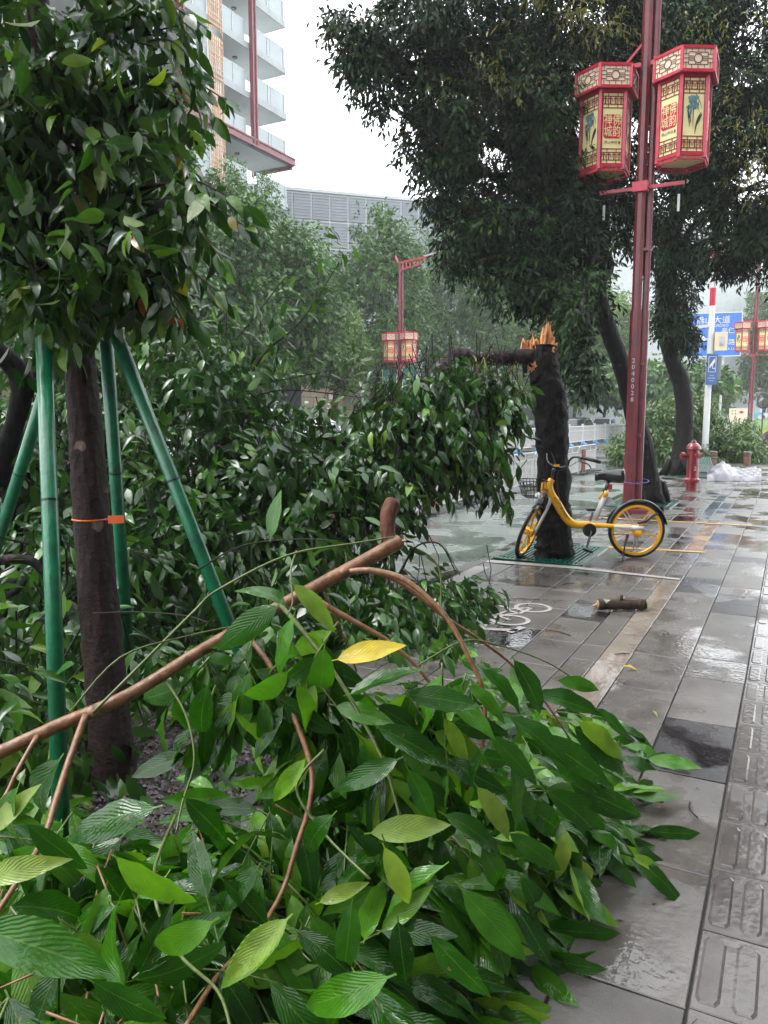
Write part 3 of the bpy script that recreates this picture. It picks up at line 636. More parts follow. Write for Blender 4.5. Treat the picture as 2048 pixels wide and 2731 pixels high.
# ================================================================== BUILDINGS
FX = -33.5
def YF(px, py): return PX(px, py, FX)[1]
yR = YF(765, 434); yC = YF(670, 300); yS0, yS1 = YF(556, 200), YF(591, 200); yL = YF(482, 380); yEnd = 14.0
zb = HT(434, FX, yR)
tb = thing('apartment_tower', (FX - 6, 30, 0), 'tall pale apartment tower with glass balconies, maroon frames and tan fretwork screens', 'building')
step = 3.12; levels = [zb + i * step for i in range(-3, 12)]
MB().box((FX - 9, (yR + yEnd) / 2 - 1.2, 25), (12.4, yR - yEnd - 4, 50)).build('wall', M['conc'], tb)
for i, z in enumerate(levels):
    a = MB(); a.box((FX - 1.55, (yEnd + yR) / 2, z), (3.1, yR - yEnd, .42)); a.build('floor_slab', M['lifted_soffit'], tb); MB().box((FX + .01, (yEnd + yR) / 2, z), (.05, yR - yEnd + .02, .44)).build('shaded_slab_edge', M['shaded_fascia'], tb)
    MB().box((FX - 1.55, yR + .03, z), (3.1, .05, .44)).build('shaded_slab_edge', M['shaded_fascia'], tb)
    for yy in np.arange(yEnd + 1.9, yR, 1.9): MB().box((FX - .02, yy, z + .85), (.05, .05, 1.2)).build('rail_post', M['white_dirty'], tb)
    segs = [(yEnd, yL - .5), (yL + .4, yS0 - .1), (yS1 + .1, yC - .5), (yC + .5, yR - .02)]
    for (p, q) in segs:
        n = max(1, int(round((q - p) / 1.9)))
        for k in range(n):
            y0, y1 = p + (q - p) * k / n, p + (q - p) * (k + 1) / n
            MB().box((FX - .06, (y0 + y1) / 2, z + .21 + .62), (.03, y1 - y0 - .04, 1.2)).build('balcony_panel', M['glass_rail'], tb)
        MB().bar((FX - .06, p, z + 1.46), (FX - .06, q, z + 1.46), .06).build('handrail', M['white_dirty'], tb)
    r = MB()
    for k in range(3): r.bar((FX - .1 - k, yR - .05, z + .2), (FX - .1 - k, yR - .05, z + 1.45), .05)
    r.bar((FX - .1, yR - .05, z + 1.42), (FX - 3, yR - .05, z + 1.42), .05); r.bar((FX - .1, yR - .05, z + .9), (FX - 3, yR - .05, z + .9), .03)
    r.build('end_railing', M['white_dirty'], tb)
    for yy in np.arange(yEnd + 2, yR - 2, 2.6):
        MB().lathe([(.16, z - .3), (.2, z - .21)], (FX - 1.5, yy, 0), 8).build('soffit_lamp', M['steel_dark'], tb)
    for yy in np.arange(yEnd + 3, yR - 4, 3.4):
        w = MB(); w.box((FX - 2.78, yy, z + 1.5), (.06, 2.2, 2.2)); wo_ = w.build('window', M['white_dirty'], tb)
        for dy in (-.55, .55): MB().box((FX - 2.73, yy + dy, z + 1.5), (.06, .98, 2.05)).build('pane', M['glass_dark'], wo_)
    MB().box((FX - 2.2, yC + .6, z + 1.2), (.7, .9, 1.9)).build('air_unit', M['louvre'], tb)
def girder(a, b, w=.42):
    d = MB(); a, b = np.array(a, float), np.array(b, float)
    d.bar(a, b, w, w * .35, up=(1, 0, 0)); off = np.array([.1, 0, 0])
    if abs(b[2] - a[2]) > abs(b[1] - a[1]): e = np.array([0, w / 2, 0])
    else: e = np.array([0, 0, w / 2])
    d.bar(a + e, b + e, .1, .3, up=(1, 0, 0)); d.bar(a - e, b - e, .1, .3, up=(1, 0, 0)); return d
zl2 = HT(450, FX, yL)
girder((FX + .25, yC, zb), (FX + .25, yC, 50), .36).build('red_column', M['red_paint'], tb)
girder((FX + .25, yL, -1), (FX + .25, yL, 50), .36).build('red_column', M['red_paint'], tb)
girder((FX + .25, yL, zb + .1), (FX + .25, yR + .6, zb + .1), .42).build('red_beam', M['red_paint'], tb)
girder((FX + .25, yL, zl2 - .6), (FX + .25, yS1 + 1.5, zl2 - .6), .4).build('red_beam', M['red_paint'], tb)
MB().box((FX - 1.7, yR + .5, zb - .1), (3.6, .25, .5)).build('end_beam', M['red_paint'], tb)
la = MB(); ys0, ys1 = yS0, yS1; zz = zl2 - 3
for q in np.linspace(ys0, ys1, 8): la.bar((FX + .12, q, zz), (FX + .12, q, 50), .05)
z = zz
while z < 50:
    la.bar((FX + .13, ys0, z), (FX + .13, ys1, z), .07)
    for k in range(10):
        w0, w1_ = (ys0, ys1) if k % 3 else (ys0 + .45, ys1 - .45)
        la.bar((FX + .13, w0, z + .28 * k), (FX + .13, w1_, z + .28 * k), .055)
    la.bar((FX + .13, ys0 + .5, z + .9), (FX + .13, ys0 + .5, z + 2.0), .06); la.bar((FX + .13, ys1 - .5, z + .9), (FX + .13, ys1 - .5, z + 2.0), .06)
    z += step
la.build('fretwork_screen', M['lattice'], tb)
MB().box((FX - .3, (ys0 + ys1) / 2, (zz + 50) / 2), (.5, ys1 - ys0, 50 - zz)).build('screen_backing', M['lifted_soffit'], tb)
# podium with louvred panels behind the trees
dv = np.array([math.sin(math.radians(44.7)), math.cos(math.radians(44.7)), 0]); nv_ = np.array([dv[1], -dv[0], 0])
az0 = ray(700, 500); p0 = CP + az0 / np.linalg.norm(az0[:2]) * 68.
zt = HT(494, p0[0], p0[1])
lb = thing('louvred_building', (p0[0], p0[1], 0), 'low grey building with a grid of louvred panels beyond the roadside trees', 'building')
base = np.array([p0[0], p0[1], 0.])
Rz = Matrix.Rotation(-math.radians(44.7) + math.pi / 2, 3, 'Z')
MB().box(base + dv * 20 - nv_ * 6 + np.array([0, 0, zt / 2 - .1]), (66, 12, zt - .2), Rz).build('wall', M['conc'], lb)
cw = 1.62; rh = 2.25
for c in range(22):
    for r_ in range(4):
        cc = base + dv * (c * cw - 8) + np.array([0, 0, zt - .3 - rh * (r_ + .5)]) + nv_ * .06
        mb = MB(); mb.box(cc, (cw - .17, .1, rh - .17), Rz)
        for k in range(9): mb.box(cc + nv_ * .07 + np.array([0, 0, -rh / 2 + .14 + k * .245]), (cw - .14, .06, .05), Rz)
        mb.build('louvre_panel', M['louvre'], lb)
MB().box(base + dv * 20 + nv_ * .03 + np.array([0, 0, zt - .1]), (66, .3, .25), Rz).build('parapet', M['louvre_line'], lb)
# stone frontage along the far pavement
sw = thing('stone_frontage', (-23, 30, 0), 'beige stone block wall of the shopfront across the road', 'building')
MB().box((-23.4, 27, 2.6), (.6, 36, 5.2)).build('wall', M['mortar'], sw)
z = .05
while z < 4.6:
    y = 10 + RNG.rand()
    while y < 44:
        w = 1.25
        if not (30.2 < y + w / 2 < 34.2 and z < 3.9) and y > 14: MB().box((-23.07, y + w / 2, z + .31), (.1 + RNG.rand() * .02, w - .03, .59)).build('stone_block', M['stone_wall'], sw)
        y += w
    z += .62
MB().box((-23.02, 32.2, 2.0), (.1, 4.0, 3.9)).build('dark_doorway', M['glass_dark'], sw)
for yy in (20.5, 23.2, 25.4, 27.3, 29.5, 36.5):
    o = MB().box((-22.3, yy, 2.2), (.12, .12, 4.4)).build('steel_column', M['steel_dark'], sw)
sg = thing('red_notice', (-21.5, 0, 0), 'small red framed notice board before the beige stone wall', 'sign')
q = PX(885, 1058, -21.5); sg.location = (-21.5, q[1], 0)
MB().box((-21.5, q[1], q[2]), (.06, .9, .42)).build('board', M['red_sign'], sg); MB().box((-21.46, q[1], q[2]), (.02, .74, .28)).build('panel', M['white_dirty'], sg)
MB().box((-21.5, q[1], q[2] / 2), (.05, .05, q[2] - .42)).build('post', M['steel_dark'], sg)
# grey low wall far left behind the trees
fw_ = thing('grey_side_building', (-26, 10, 0), 'grey rendered building low down behind the leaning stakes', 'building')
MB().box((-27, 4, 3), (4, 24, 6)).build('wall', M['louvre'], fw_)
for yy in (-4, 0, 4, 8, 12):
    w_ = MB().box((-24.98, yy, 3), (.06, 1.8, 1.6)).build('window', M['white_dirty'], fw_); MB().box((-24.94, yy, 3), (.04, 1.6, 1.4)).build('pane', M['glass_dark'], w_)
# unseen building added right of the pavement to darken leaf reflections and cut fill
ab = thing('added_shade_building', (2.6, -8, 0), 'tall unseen building added beside the viewer to block sky light from the leaves', 'building')
MB().box((8.6, -9, 9), (12, 40, 18)).build('wall', M['shade_building_wall'], ab)
for y_ in np.arange(-27, 10.5, 3.4):
    for z_ in (1.6, 5.2, 8.6, 12, 15.2):
        w_ = MB().box((2.58, y_, z_), (.08, 2.5, 2.3)).build('window', M['steel_dark'], ab)
        for dy in (-.6, .6): MB().box((2.53, y_ + dy, z_), (.04, 1.1, 2.1)).build('pane', M['glass_dark'], w_)
MB().box((2.2, -9, 3.4), (.9, 40, .18)).build('canopy', M['steel_dark'], ab)
# far shops with lit signs
sh = thing('shop_row', (-20, 84, 0), 'row of shops with lit red signs across the road, far down the street', 'building')
c0 = A(1590, 1060, 78); MB().box((c0[0] - 4, c0[1] + 6, 3.2), (26, 6, 6.6)).build('wall', M['far_build'], sh)
fy = c0[1] + 2.9
for i in range(11):
    x = c0[0] - 14 + i * 2.1
    kk = ['shop_red', 'lit_white', 'shop_red', 'shop_green', 'lit_sign', 'shop_red'][i % 6]
    s_ = MB().box((x, fy, 2.9 + (i % 3) * .5), (1.9, .2, .9)).build('shop_sign', M[kk], sh)
    MB().box((x, fy, 1.3), (1.7, .12, 2.0)).build('shop_window', M['lit_white' if i % 3 == 1 else 'glass_dark'], sh)
    if i % 2 == 0:
        t_ = TEXTS[['美食', '酒楼', '鲜'][i // 2 % 3]]
        meshobj('lettering', t_, s_, Matrix.Translation(tov(np.array([x, fy - .12, 2.9 + (i % 3) * .5]) - np.array(sh.location))) @ Matrix.Rotation(math.pi / 2, 4, 'X') @ Matrix.Scale(.8, 4), M['lit_sign' if i % 4 else 'white_paint'])
# distant hazy tower with a spire
dt = thing('spired_tower', (0, 0, 0), 'pale faraway tower with a stepped spire above the blue road sign', 'building')
c1 = A(1858, 1110, 230); dt.location = (c1[0], c1[1], 0)
mb = MB(); zz_ = lambda py: HT(py, c1[0], c1[1])
mb.box((c1[0], c1[1], zz_(860) / 2), (15, 12, zz_(860))); mb.build('shaft', M['far_build'], dt)
for i, (py, w) in enumerate(((830, 13), (805, 11), (785, 8), (770, 5))):
    MB().box((c1[0], c1[1], zz_(py + 14)), (w, w * .8, 3.6)).build('setback', M['far_build'], dt)
MB().lathe([(2.2, zz_(770)), (.3, zz_(740)), (.1, zz_(722))], (c1[0], c1[1], 0), 8).build('spire', M['far_build'], dt)
for k in range(9):
    for j in range(4): MB().box((c1[0] - 5.5 + j * 3.6, c1[1] - 6.05, 5 + k * 3.4), (2, .1, 1.6)).build('window', M['louvre'], dt)
db = thing('far_office_block', (0, 0, 0), 'pale far office block low behind the camera notice', 'building')
c2 = A(1925, 1110, 120); db.location = (c2[0], c2[1], 0); zt2 = HT(1010, c2[0], c2[1])
MB().box((c2[0], c2[1], zt2 / 2), (16, 8, zt2)).build('wall', M['far_build'], db)
for k in range(3):
    for j in range(6): MB().box((c2[0] - 6.5 + j * 2.6, c2[1] - 4.05, 1.6 + k * 2.1), (1.3, .1, 1.2)).build('window', M['louvre'], db)

# ================================================================== TREES
rng = random.Random(3)
def trunk(mb, pts, rad, n=14, bumpy=.10, sub=6):
    sp = spline(pts, sub); rr = np.interp(np.linspace(0, 1, len(sp)), np.linspace(0, 1, len(rad)), rad)
    mb.tube(sp, list(rr), n, True, bumpy, rng)
def flare(mb, c, r, R_, h=.35, k=7):
    for i in range(k):
        a = 2 * math.pi * i / k + rng.random() * .5; rr = R_ * (.8 + .5 * rng.random())
        mb.tube([(c[0] + math.cos(a) * r * .6, c[1] + math.sin(a) * r * .6, h), (c[0] + math.cos(a) * r * .95, c[1] + math.sin(a) * r * .95, h * .35), (c[0] + math.cos(a) * rr, c[1] + math.sin(a) * rr, -.03)], [r * .35, r * .33, r * .12], 7)
def tree(name, base, label, cat, trunk_pts, rad, ells, n, leafL, mat='leaf_dark', tp=T4, limbs=True, group=None, mt='bark_dark', **kw):
    t = thing(name, base, label, cat, group)
    mb = MB(); trunk(mb, trunk_pts, rad); flare(mb, base, rad[0], rad[0] * 1.5)
    mb.build('trunk', M[mt], t, smooth=True)
    if limbs:
        top = np.array(trunk_pts[-1]); lm_ = MB()
        for e in ells:
            c = A(*e[:3]); st = np.array(trunk_pts[-2]) * .4 + top * .6; mid = (st + c) / 2 + np.array([0, 0, .35]) + rv() * .15
            r0 = rad[-1] * .55
            lm_.tube(spline([st, mid, c], 5), list(np.linspace(r0, .025, 11)), 7, True, .08, rng)
            for _ in range(5):
                d = rv(); d[2] = abs(d[2]) * .3; d = nrm(d) * min(e[3], e[5]) * .9
                a = mid * .3 + c * .7; lm_.tube(spline([a, a + d * .5 + rv() * .08, a + d], 3), list(np.linspace(.03, .008, 7)), 5)
        lm_.build('limbs', M[mt], t, smooth=True)
    cl = crown(ells, n, 7, leafL, **kw)
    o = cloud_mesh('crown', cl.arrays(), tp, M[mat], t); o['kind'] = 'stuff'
    return t
def V3(*a): return np.array(a, float)
# the tree behind the lamp pole
b2 = G(1735, 1338); tp2 = [b2 + V3(0, 0, -.05), A(1712, 1200, 13.5), A(1690, 1100, 13.5), A(1662, 990, 13.4), A(1632, 905, 13.3), A(1600, 820, 13.2), A(1590, 740, 13.1), A(1600, 600, 13.)]
C2 = [(930, 95, 11., .42, .5, .40, .9), (1010, 140, 11.2, .5, .6, .55), (1130, 60, 11.4, .9, .9, .9), (1330, 20, 12, 1.3, 1.2, 1.3), (1180, 330, 11.8, .75, .8, .85),
      (1330, 330, 12.4, 1.3, 1.3, 1.5), (1190, 480, 12, .55, .7, .45), (1290, 620, 12.2, .75, .8, .75), (1450, 560, 12.4, 1.1, 1.1, 1.2), (1390, 740, 12.2, .65, .7, .5),
      (1520, 300, 13.4, 1.4, 1.3, 1.6), (1560, 60, 13.4, 1.5, 1.3, 1.2), (1530, 760, 12., .5, .6, .6), (1535, 900, 11., .24, .3, .55, 1.3), (1570, 1000, 10.8, .12, .2, .25, 2), (1600, 560, 13.2, .8, .8, .9), (1500, 880, 12, .28, .4, .4), (1010, 260, 11.2, .2, .3, .25, .7)]
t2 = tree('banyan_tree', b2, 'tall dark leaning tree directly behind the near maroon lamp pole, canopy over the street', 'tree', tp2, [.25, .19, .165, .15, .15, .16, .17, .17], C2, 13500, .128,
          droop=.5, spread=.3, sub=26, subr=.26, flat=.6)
# the tree behind the hydrant
b3 = G(1808, 1266); tp3 = [b3 + V3(0, 0, -.05), A(1822, 1180, 20), A(1826, 1110, 20), A(1817, 1025, 20), A(1795, 965, 20), A(1778, 900, 19.8), A(1768, 780, 19.6), A(1790, 640, 19.4)]
C3 = [(1800, 120, 15.5, 1.6, 1.4, 1.5), (1960, 60, 15, 1.5, 1.4, 1.3), (1960, 300, 15, 1.0, 1.2, 1.2), (2040, 480, 15, .9, 1, 1.2), (1960, 620, 15.5, .7, .8, .75), (2040, 680, 15, .55, .8, .55),
      (1800, 480, 17, .9, 1, 1.2, .75), (1770, 640, 18, .7, .8, .6), (1815, 700, 18.5, .65, .6, .7), (1800, 830, 19, .38, .45, .8, 1.4), (1840, 900, 19.2, .24, .3, .45, 1.4), (1895, 430, 16, .7, .8, .9, .6), (1770, 830, 19, .25, .3, .35)]
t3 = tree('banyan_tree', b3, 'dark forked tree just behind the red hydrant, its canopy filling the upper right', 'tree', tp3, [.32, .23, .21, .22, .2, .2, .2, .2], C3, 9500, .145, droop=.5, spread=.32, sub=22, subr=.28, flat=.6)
for e, par in (((1480, 20, 10.9, .9, .5, .22), t2), ((1340, 200, 11.0, .7, .3, .3), t2), ((1580, 60, 11.6, .6, .3, .3), t2), ((1960, 330, 13.2, .6, .4, .7), t3), ((1860, 60, 13.2, .9, .5, .35), t3), ((1985, 480, 13.8, .4, .4, .4), t3)):
    cl = crown([e], 34, 6, .10, droop=.45, sub=12, subr=.5, spread=.3); o = cloud_mesh('new_growth', cl.arrays(), T4, M['leaf_gold'], par); o['kind'] = 'stuff'

# --- trees on the far pavement
TBG = [leaf_tpl(1, .6, .2, .15), leaf_tpl(1, .5, .35, .25), leaf_tpl(1, .66, .1, .1)]
def bgtree(px, X, pytop, wm, label, n=1300, lean=0, mat='leaf_bg', L=.15, seed_el=None, name='street_tree', group='street trees on the far pavement', trunkh=2.6, dens=1.):
    p = PX(px, 1110, X); base = V3(p[0], p[1], .02 if X < -17 else 0); dep = proj(p)[2]; zt_ = HT(pytop, p[0], p[1])
    zc = (zt_ + trunkh) / 2; rz = (zt_ - trunkh) / 2
    ce = []
    for i in range(13):
        a = 2 * math.pi * i / 13 * 2.6; h = (i + .5) / 13; r_ = wm * (.75 * math.sin(math.pi * (h * .8 + .12))) * (.6 + .5 * rng.random())
        P_ = base + V3(math.cos(a) * r_, math.sin(a) * r_, trunkh + .3 + (zt_ - trunkh - .8) * h)
        q = proj(P_); ce.append((q[0], q[1], q[2], wm * .42, wm * .42, rz * .34))
    tp_ = [base + V3(0, 0, -.05), base + V3(.05, 0, trunkh * .5), base + V3(.1 + lean, .1, trunkh), base + V3(.2 + lean, .1, zc), base + V3(lean, 0, zt_ - rz * .6)]
    return tree(name, base, label, 'tree', tp_, [.2, .15, .14, .11, .05], ce, int(n * 2.3), L * 1.3, mat, TBG, group=group, mt='bark_bg', droop=.35, spread=.4, sub=12, subr=.5, flat=.7)
TG = 'street trees on the far pavement'
bgtree(753, -17.9, 600, 2.6, 'street tree with slim dark trunk before the beige stone wall', 2500, trunkh=3.3)
bgtree(1010, -21.0, 590, 2.9, 'hazy broad street tree rising behind the far lantern pole', 2700)
bgtree(600, -18.2, 505, 2.5, 'street tree under the pale tower, its top flecked yellow green', 2500)
bgtree(1190, -20.6, 590, 2.7, 'hazy street tree right of the far lantern pole, above the snapped limb', 2300)
bgtree(420, -18.4, 300, 2.3, 'street tree seen through the leaves of the staked tree, before the tower', 1300)
bgtree(890, -20.2, 820, 1.7, 'low bright green street tree just left of the far lantern pole', 1000, mat='leaf_bg2', trunkh=3.0)
bgtree(150, -18.6, 560, 2.4, 'street tree low at the far left behind the green stakes', 1000)
bgtree(1330, -17.9, 700, 2.6, 'misty street tree far behind the snapped trunk', 1300)
bgtree(1440, -17.7, 760, 3.0, 'misty street tree farther down, just left of the leaning trunk top', 1200)
bgtree(1530, -16.5, 720, 4.0, 'yellow green tree farthest down the road, between snapped trunk and lamp pole', 1700, mat='leaf_bg2', L=.22, trunkh=3.2)
bgtree(1610, -15.5, 780, 4.2, 'yellow green tree seen right beside the near lamp pole, far down the road', 1500, mat='leaf_bg2', L=.24, trunkh=3)
for i, (px, py) in enumerate(((625, 462), (710, 505))):
    cl = crown([(px, py, 27.5, .42, .4, .42)], 120, 7, .13, droop=.0, sub=8, subr=.4)
    t_ = [o for o in bpy.data.objects if o.get('label', '').startswith('street tree under the pale tower')][0]
    o = cloud_mesh('new_growth', cl.arrays(), T4, M['leaf_bg2'], t_); o['kind'] = 'stuff'
# far right, beside the second lantern pole
bgtree(2035, -2.6, 760, 3.0, 'dark street tree far along the pavement, right of the far red lanterns', 1700, L=.2, group=None, trunkh=3.3)
bgtree(1935, -7.5, 1000, 2.6, 'small pale green tree in the mist under the blue road sign', 900, mat='leaf_bg2', L=.22, group=None, trunkh=1.2)
bgtree(1700, -9.0, 960, 5, 'grey misty trees between the two dark leaning trunks', 1300, L=.3, group=None, trunkh=2.2)
bgtree(1865, -8.0, 980, 3.4, 'bright green tree behind the camera notice on the white pole', 1300, mat='leaf_bg2', L=.26, group=None, trunkh=1.8)

# --- heap of a fallen crown at the end of the pavement
hp = thing('fallen_tree', G(1850, 1232), 'uprooted leafy tree lying across the pavement behind the white pole and hydrant', 'fallen tree')
mb = MB(); trunk(mb, [A(1935, 1222, 26.), A(1970, 1200, 26.5), A(2010, 1190, 27), A(2060, 1160, 27.5)], [.16, .2, .22, .22], 10)
for k in range(14): mb.tube([A(1960, 1210, 26) + rv() * .1, A(1700 + k * 22, 1090 + 60 * rng.random(), 25.5 + rng.random())], [.05, .01], 5)
mb.build('trunk', M['bark_fallen'], hp, smooth=True)
HE = [(1745, 1140, 25.5, .9, .8, .85), (1700, 1190, 25, .6, .6, .5), (1850, 1150, 26, .8, .8, .95), (1830, 1080, 26.4, .5, .5, .5), (1900, 1150, 25.8, .7, .8, .8), (1965, 1195, 25.4, .8, .7, .5), (1760, 1205, 24.8, .8, .6, .4),
      (1880, 1210, 25.2, .9, .6, .35), (2000, 1160, 26.5, .4, .5, .45), (1650, 1205, 24.6, .35, .4, .3), (2010, 1222, 25, .35, .5, .15)]
cl = crown(HE, 4200, 7, .18, droop=.5, spread=.3, sub=12, subr=.4); o = cloud_mesh('leaves', cl.arrays(), T4, M['leaf_heap'], hp); o['kind'] = 'stuff'
# leaves strewn over the road from it
P_ = [G(RNG.uniform(1420, 2020), RNG.uniform(1238, 1330), -.09) for _ in range(420)]
cl = Cloud()
for p in P_:
    z = .006 if p[0] > -2.86 else -.096; a = rng.random() * 6.28; cl.add(V3(p[0], p[1], z), V3(math.cos(a), math.sin(a), 0), V3(0, 0, 1) + rv() * .2, .05 + .06 * rng.random())
for _ in range(520):
    x, y_ = RNG.uniform(-5, -.3), RNG.uniform(2.0, 13) ; z = .006 if x > -2.86 else -.096
    if x > -2.7 and rng.random() < .5: continue
    a = rng.random() * 6.28; cl.add(V3(x, y_, z), V3(math.cos(a), math.sin(a), 0), V3(0, 0, 1) + rv() * .2, .015 + .04 * rng.random() ** 2)
for _ in range(420):
    x, y_ = RNG.uniform(-2.7, -.25), 2.0 + 7.5 * rng.random() ** 1.3
    a = rng.random() * 6.28; cl.add(V3(x, y_, .005), V3(math.cos(a), math.sin(a), 0), V3(0, 0, 1) + rv() * .3, .008 + .022 * rng.random() ** 2, .5 * rng.random())
o = cloud_mesh('leaf_litter', cl.arrays(), T4, leafmat('litter', [(0, (.015, .02, .008)), (.5, (.03, .05, .012)), (.85, (.08, .1, .03)), (1, (.2, .15, .03))], True, .5), None)
tag(o, 'small torn leaves strewn over the wet lane and pavement', 'leaf litter', kind='stuff')

# ================================================================== THE SNAPPED TREE
sb = G(1474, 1484); st = thing('snapped_tree', sb, 'snapped black tree trunk with orange splintered top, its limb and crown hanging to the left', 'tree')
d0 = 8.28
tp_ = [sb + V3(0, .05, -.05), A(1477, 1440, d0), A(1477, 1340, d0), A(1475, 1230, d0), A(1470, 1130, d0), A(1463, 1050, d0 - .05), A(1450, 990, d0 - .05), A(1450, 925, d0 - .05)]
mb = MB(); trunk(mb, tp_, [.225, .19, .17, .165, .176, .168, .155, .14], 26, .2, 12)
for (px, py, r_) in ((1500, 1085, .06), (1440, 1115, .05), (1500, 1290, .04), (1448, 1390, .05), (1508, 1400, .05)): mb.lathe([(0.001, -.05), (r_, -.03), (r_ * .9, .02), (.01, .05)], A(px, py, d0 - .02), 8)
mb.build('trunk', M['bark_dark'], st, smooth=True)
mb = MB()
for i in range(120):
    px = 1392 + rng.random() * 84; py0 = 952 - (12 if px > 1445 else 0) + rng.random() * 16
    env = np.interp(px, [1392, 1402, 1412, 1422, 1434, 1441, 1446, 1452, 1462, 1472, 1478], [52, 66, 50, 70, 74, 44, 92, 100, 84, 46, 30])
    hgt = env * (.7 + .3 * rng.random()) * (1 if i % 3 else 1.08); fine = i % 3 == 0
    a = A(px, py0, d0 - .17 + .24 * rng.random()); b_ = A(px + rng.uniform(-5, 5) + (5 if px > 1444 else -2), py0 - hgt * .85, d0 - .14 + .22 * rng.random())
    m_ = a * .35 + b_ * .65 + rv() * .006; w = .006 if fine else .012 + .014 * rng.random(); mb.tube([a, m_, b_, b_ + V3(rng.uniform(-.01, .01), 0, .012)], [w, w * .9, w * .55, .001], 4)
for i in range(12):
    a = A(1415 + 15 * rng.random(), 985 - 15 * rng.random(), d0 - .2); mb.tube([a, a + V3(rng.uniform(-.03, .03), 0, -.06 + .1 * rng.random())], [.02, .004], 4)
mb.build('splintered_wood', M['wood'], st)
mb = MB()
for i in range(26):
    px = 1396 + rng.random() * 82; a = A(px, 985 + rng.random() * 30, d0 - .17); b_ = A(px + rng.uniform(-8, 8), 930 + rng.random() * 26, d0 - .19); w = .012 + .018 * rng.random()
    mb.tube([a, a * .4 + b_ * .6 - HF * .012, b_ - HF * rng.uniform(0, .04)], [w, w * .8, .003], 4)
mb.build('torn_bark', M['bark_fallen'], st)
lb_ = MB(); trunk(lb_, [A(1432, 950, 8.2), A(1395, 952, 8.1), A(1330, 955, 8.0), A(1270, 958, 7.9), A(1222, 950, 7.9), A(1190, 968, 7.85)], [.075, .085, .078, .072, .085, .08], 12, .15)
trunk(lb_, [A(1205, 960, 7.9), A(1165, 1000, 7.7), A(1110, 1050, 7.5), A(1055, 1100, 7.3), A(1010, 1150, 7.1), A(990, 1190, 7.0)], [.10, .09, .085, .09, .075, .05], 12, .15)
for pts in ([(1330, 960, 8), (1340, 1060, 7.7), (1350, 1180, 7.5)], [(1270, 965, 7.9), (1290, 1080, 7.5), (1280, 1220, 7.3)], [(1120, 1050, 7.5), (1160, 1150, 7.3), (1150, 1280, 7.2)], [(1060, 1100, 7.3), (1080, 1250, 7.2), (1040, 1380, 7.1)], [(1010, 1150, 7.1), (900, 1180, 6.9), (800, 1130, 6.8)], [(1180, 980, 7.8), (1230, 1060, 7.5), (1360, 1050, 7.3)]):
    trunk(lb_, [A(*p) for p in pts], [.04, .025, .01], 7)
lb_.build('hanging_limb', M['bark_fallen'], st, smooth=True)
E1 = [(1310, 1000, 7.5, .26, .35, .16), (1225, 1020, 7.4, .34, .4, .2), (1150, 1020, 7.3, .26, .3, .16), (1325, 1090, 7.4, .2, .3, .3), (1220, 1130, 7.2, .34, .4, .36), (1120, 1110, 7.1, .36, .4, .36), (1330, 1200, 7.3, .13, .2, .22), (1240, 1230, 7.2, .24, .3, .2),
      (1130, 1230, 7.0, .28, .35, .24), (1050, 1210, 6.9, .28, .35, .3), (1045, 1320, 6.8, .18, .25, .2), (1060, 1080, 7.0, .24, .3, .22), (1000, 1290, 6.7, .2, .3, .24), (1355, 1310, 7.3, .07, .1, .12), (1030, 1110, 6.9, .22, .3, .16)]
cl = crown(E1, 640, 8, .14, droop=.8, spread=.3, sub=12, subr=.42, flat=.55, lvar=.35)
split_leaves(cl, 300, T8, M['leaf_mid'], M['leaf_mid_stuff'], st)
def twigs_for(cl, mb, n, r=.004, ln=.3):
    idx = RNG.randint(0, len(cl.p), n)
    for i in idx:
        p = np.array(cl.p[i]); d = nrm(cl.d[i]); mb.tube([p + V3(0, 0, .02), p - d * ln * .5 + V3(0, 0, .06) + rv() * .03, p - d * ln + V3(0, 0, .12) + rv() * .05], [r * .6, r, r * 1.3], 4, False)
tw = MB(); twigs_for(cl, tw, 240); tw.build('twigs', M['twig_dark'], st)['kind'] = 'stuff'
fl = MB()
for (px, py, d) in ((1370, 1000, 7.2), (1390, 1045, 7.2), (1350, 1180, 7.1), (1240, 1210, 6.9), (1330, 1270, 7.1), (1190, 1130, 6.9), (1290, 980, 7.3), (1345, 1380, 7.1), (1140, 1350, 6.7), (1210, 1370, 6.9), (1300, 1240, 7)):
    c = A(px, py, d)
    for _ in range(46):
        q = c + rv() * V3(.05, .05, .055); fl.add([tuple(q + V3(.007, 0, 0)), tuple(q + V3(-.006, .005, 0)), tuple(q + V3(0, -.007, .002)), tuple(q + V3(0, 0, .01))], [(0, 1, 2), (0, 1, 3), (1, 2, 3), (2, 0, 3)])
    for _ in range(7): fl.tube([c + V3(0, 0, .1), c + rv() * .05], [.003, .0015], 3, False)
fl.build('flower_clusters', M['flower'], st)['kind'] = 'stuff'

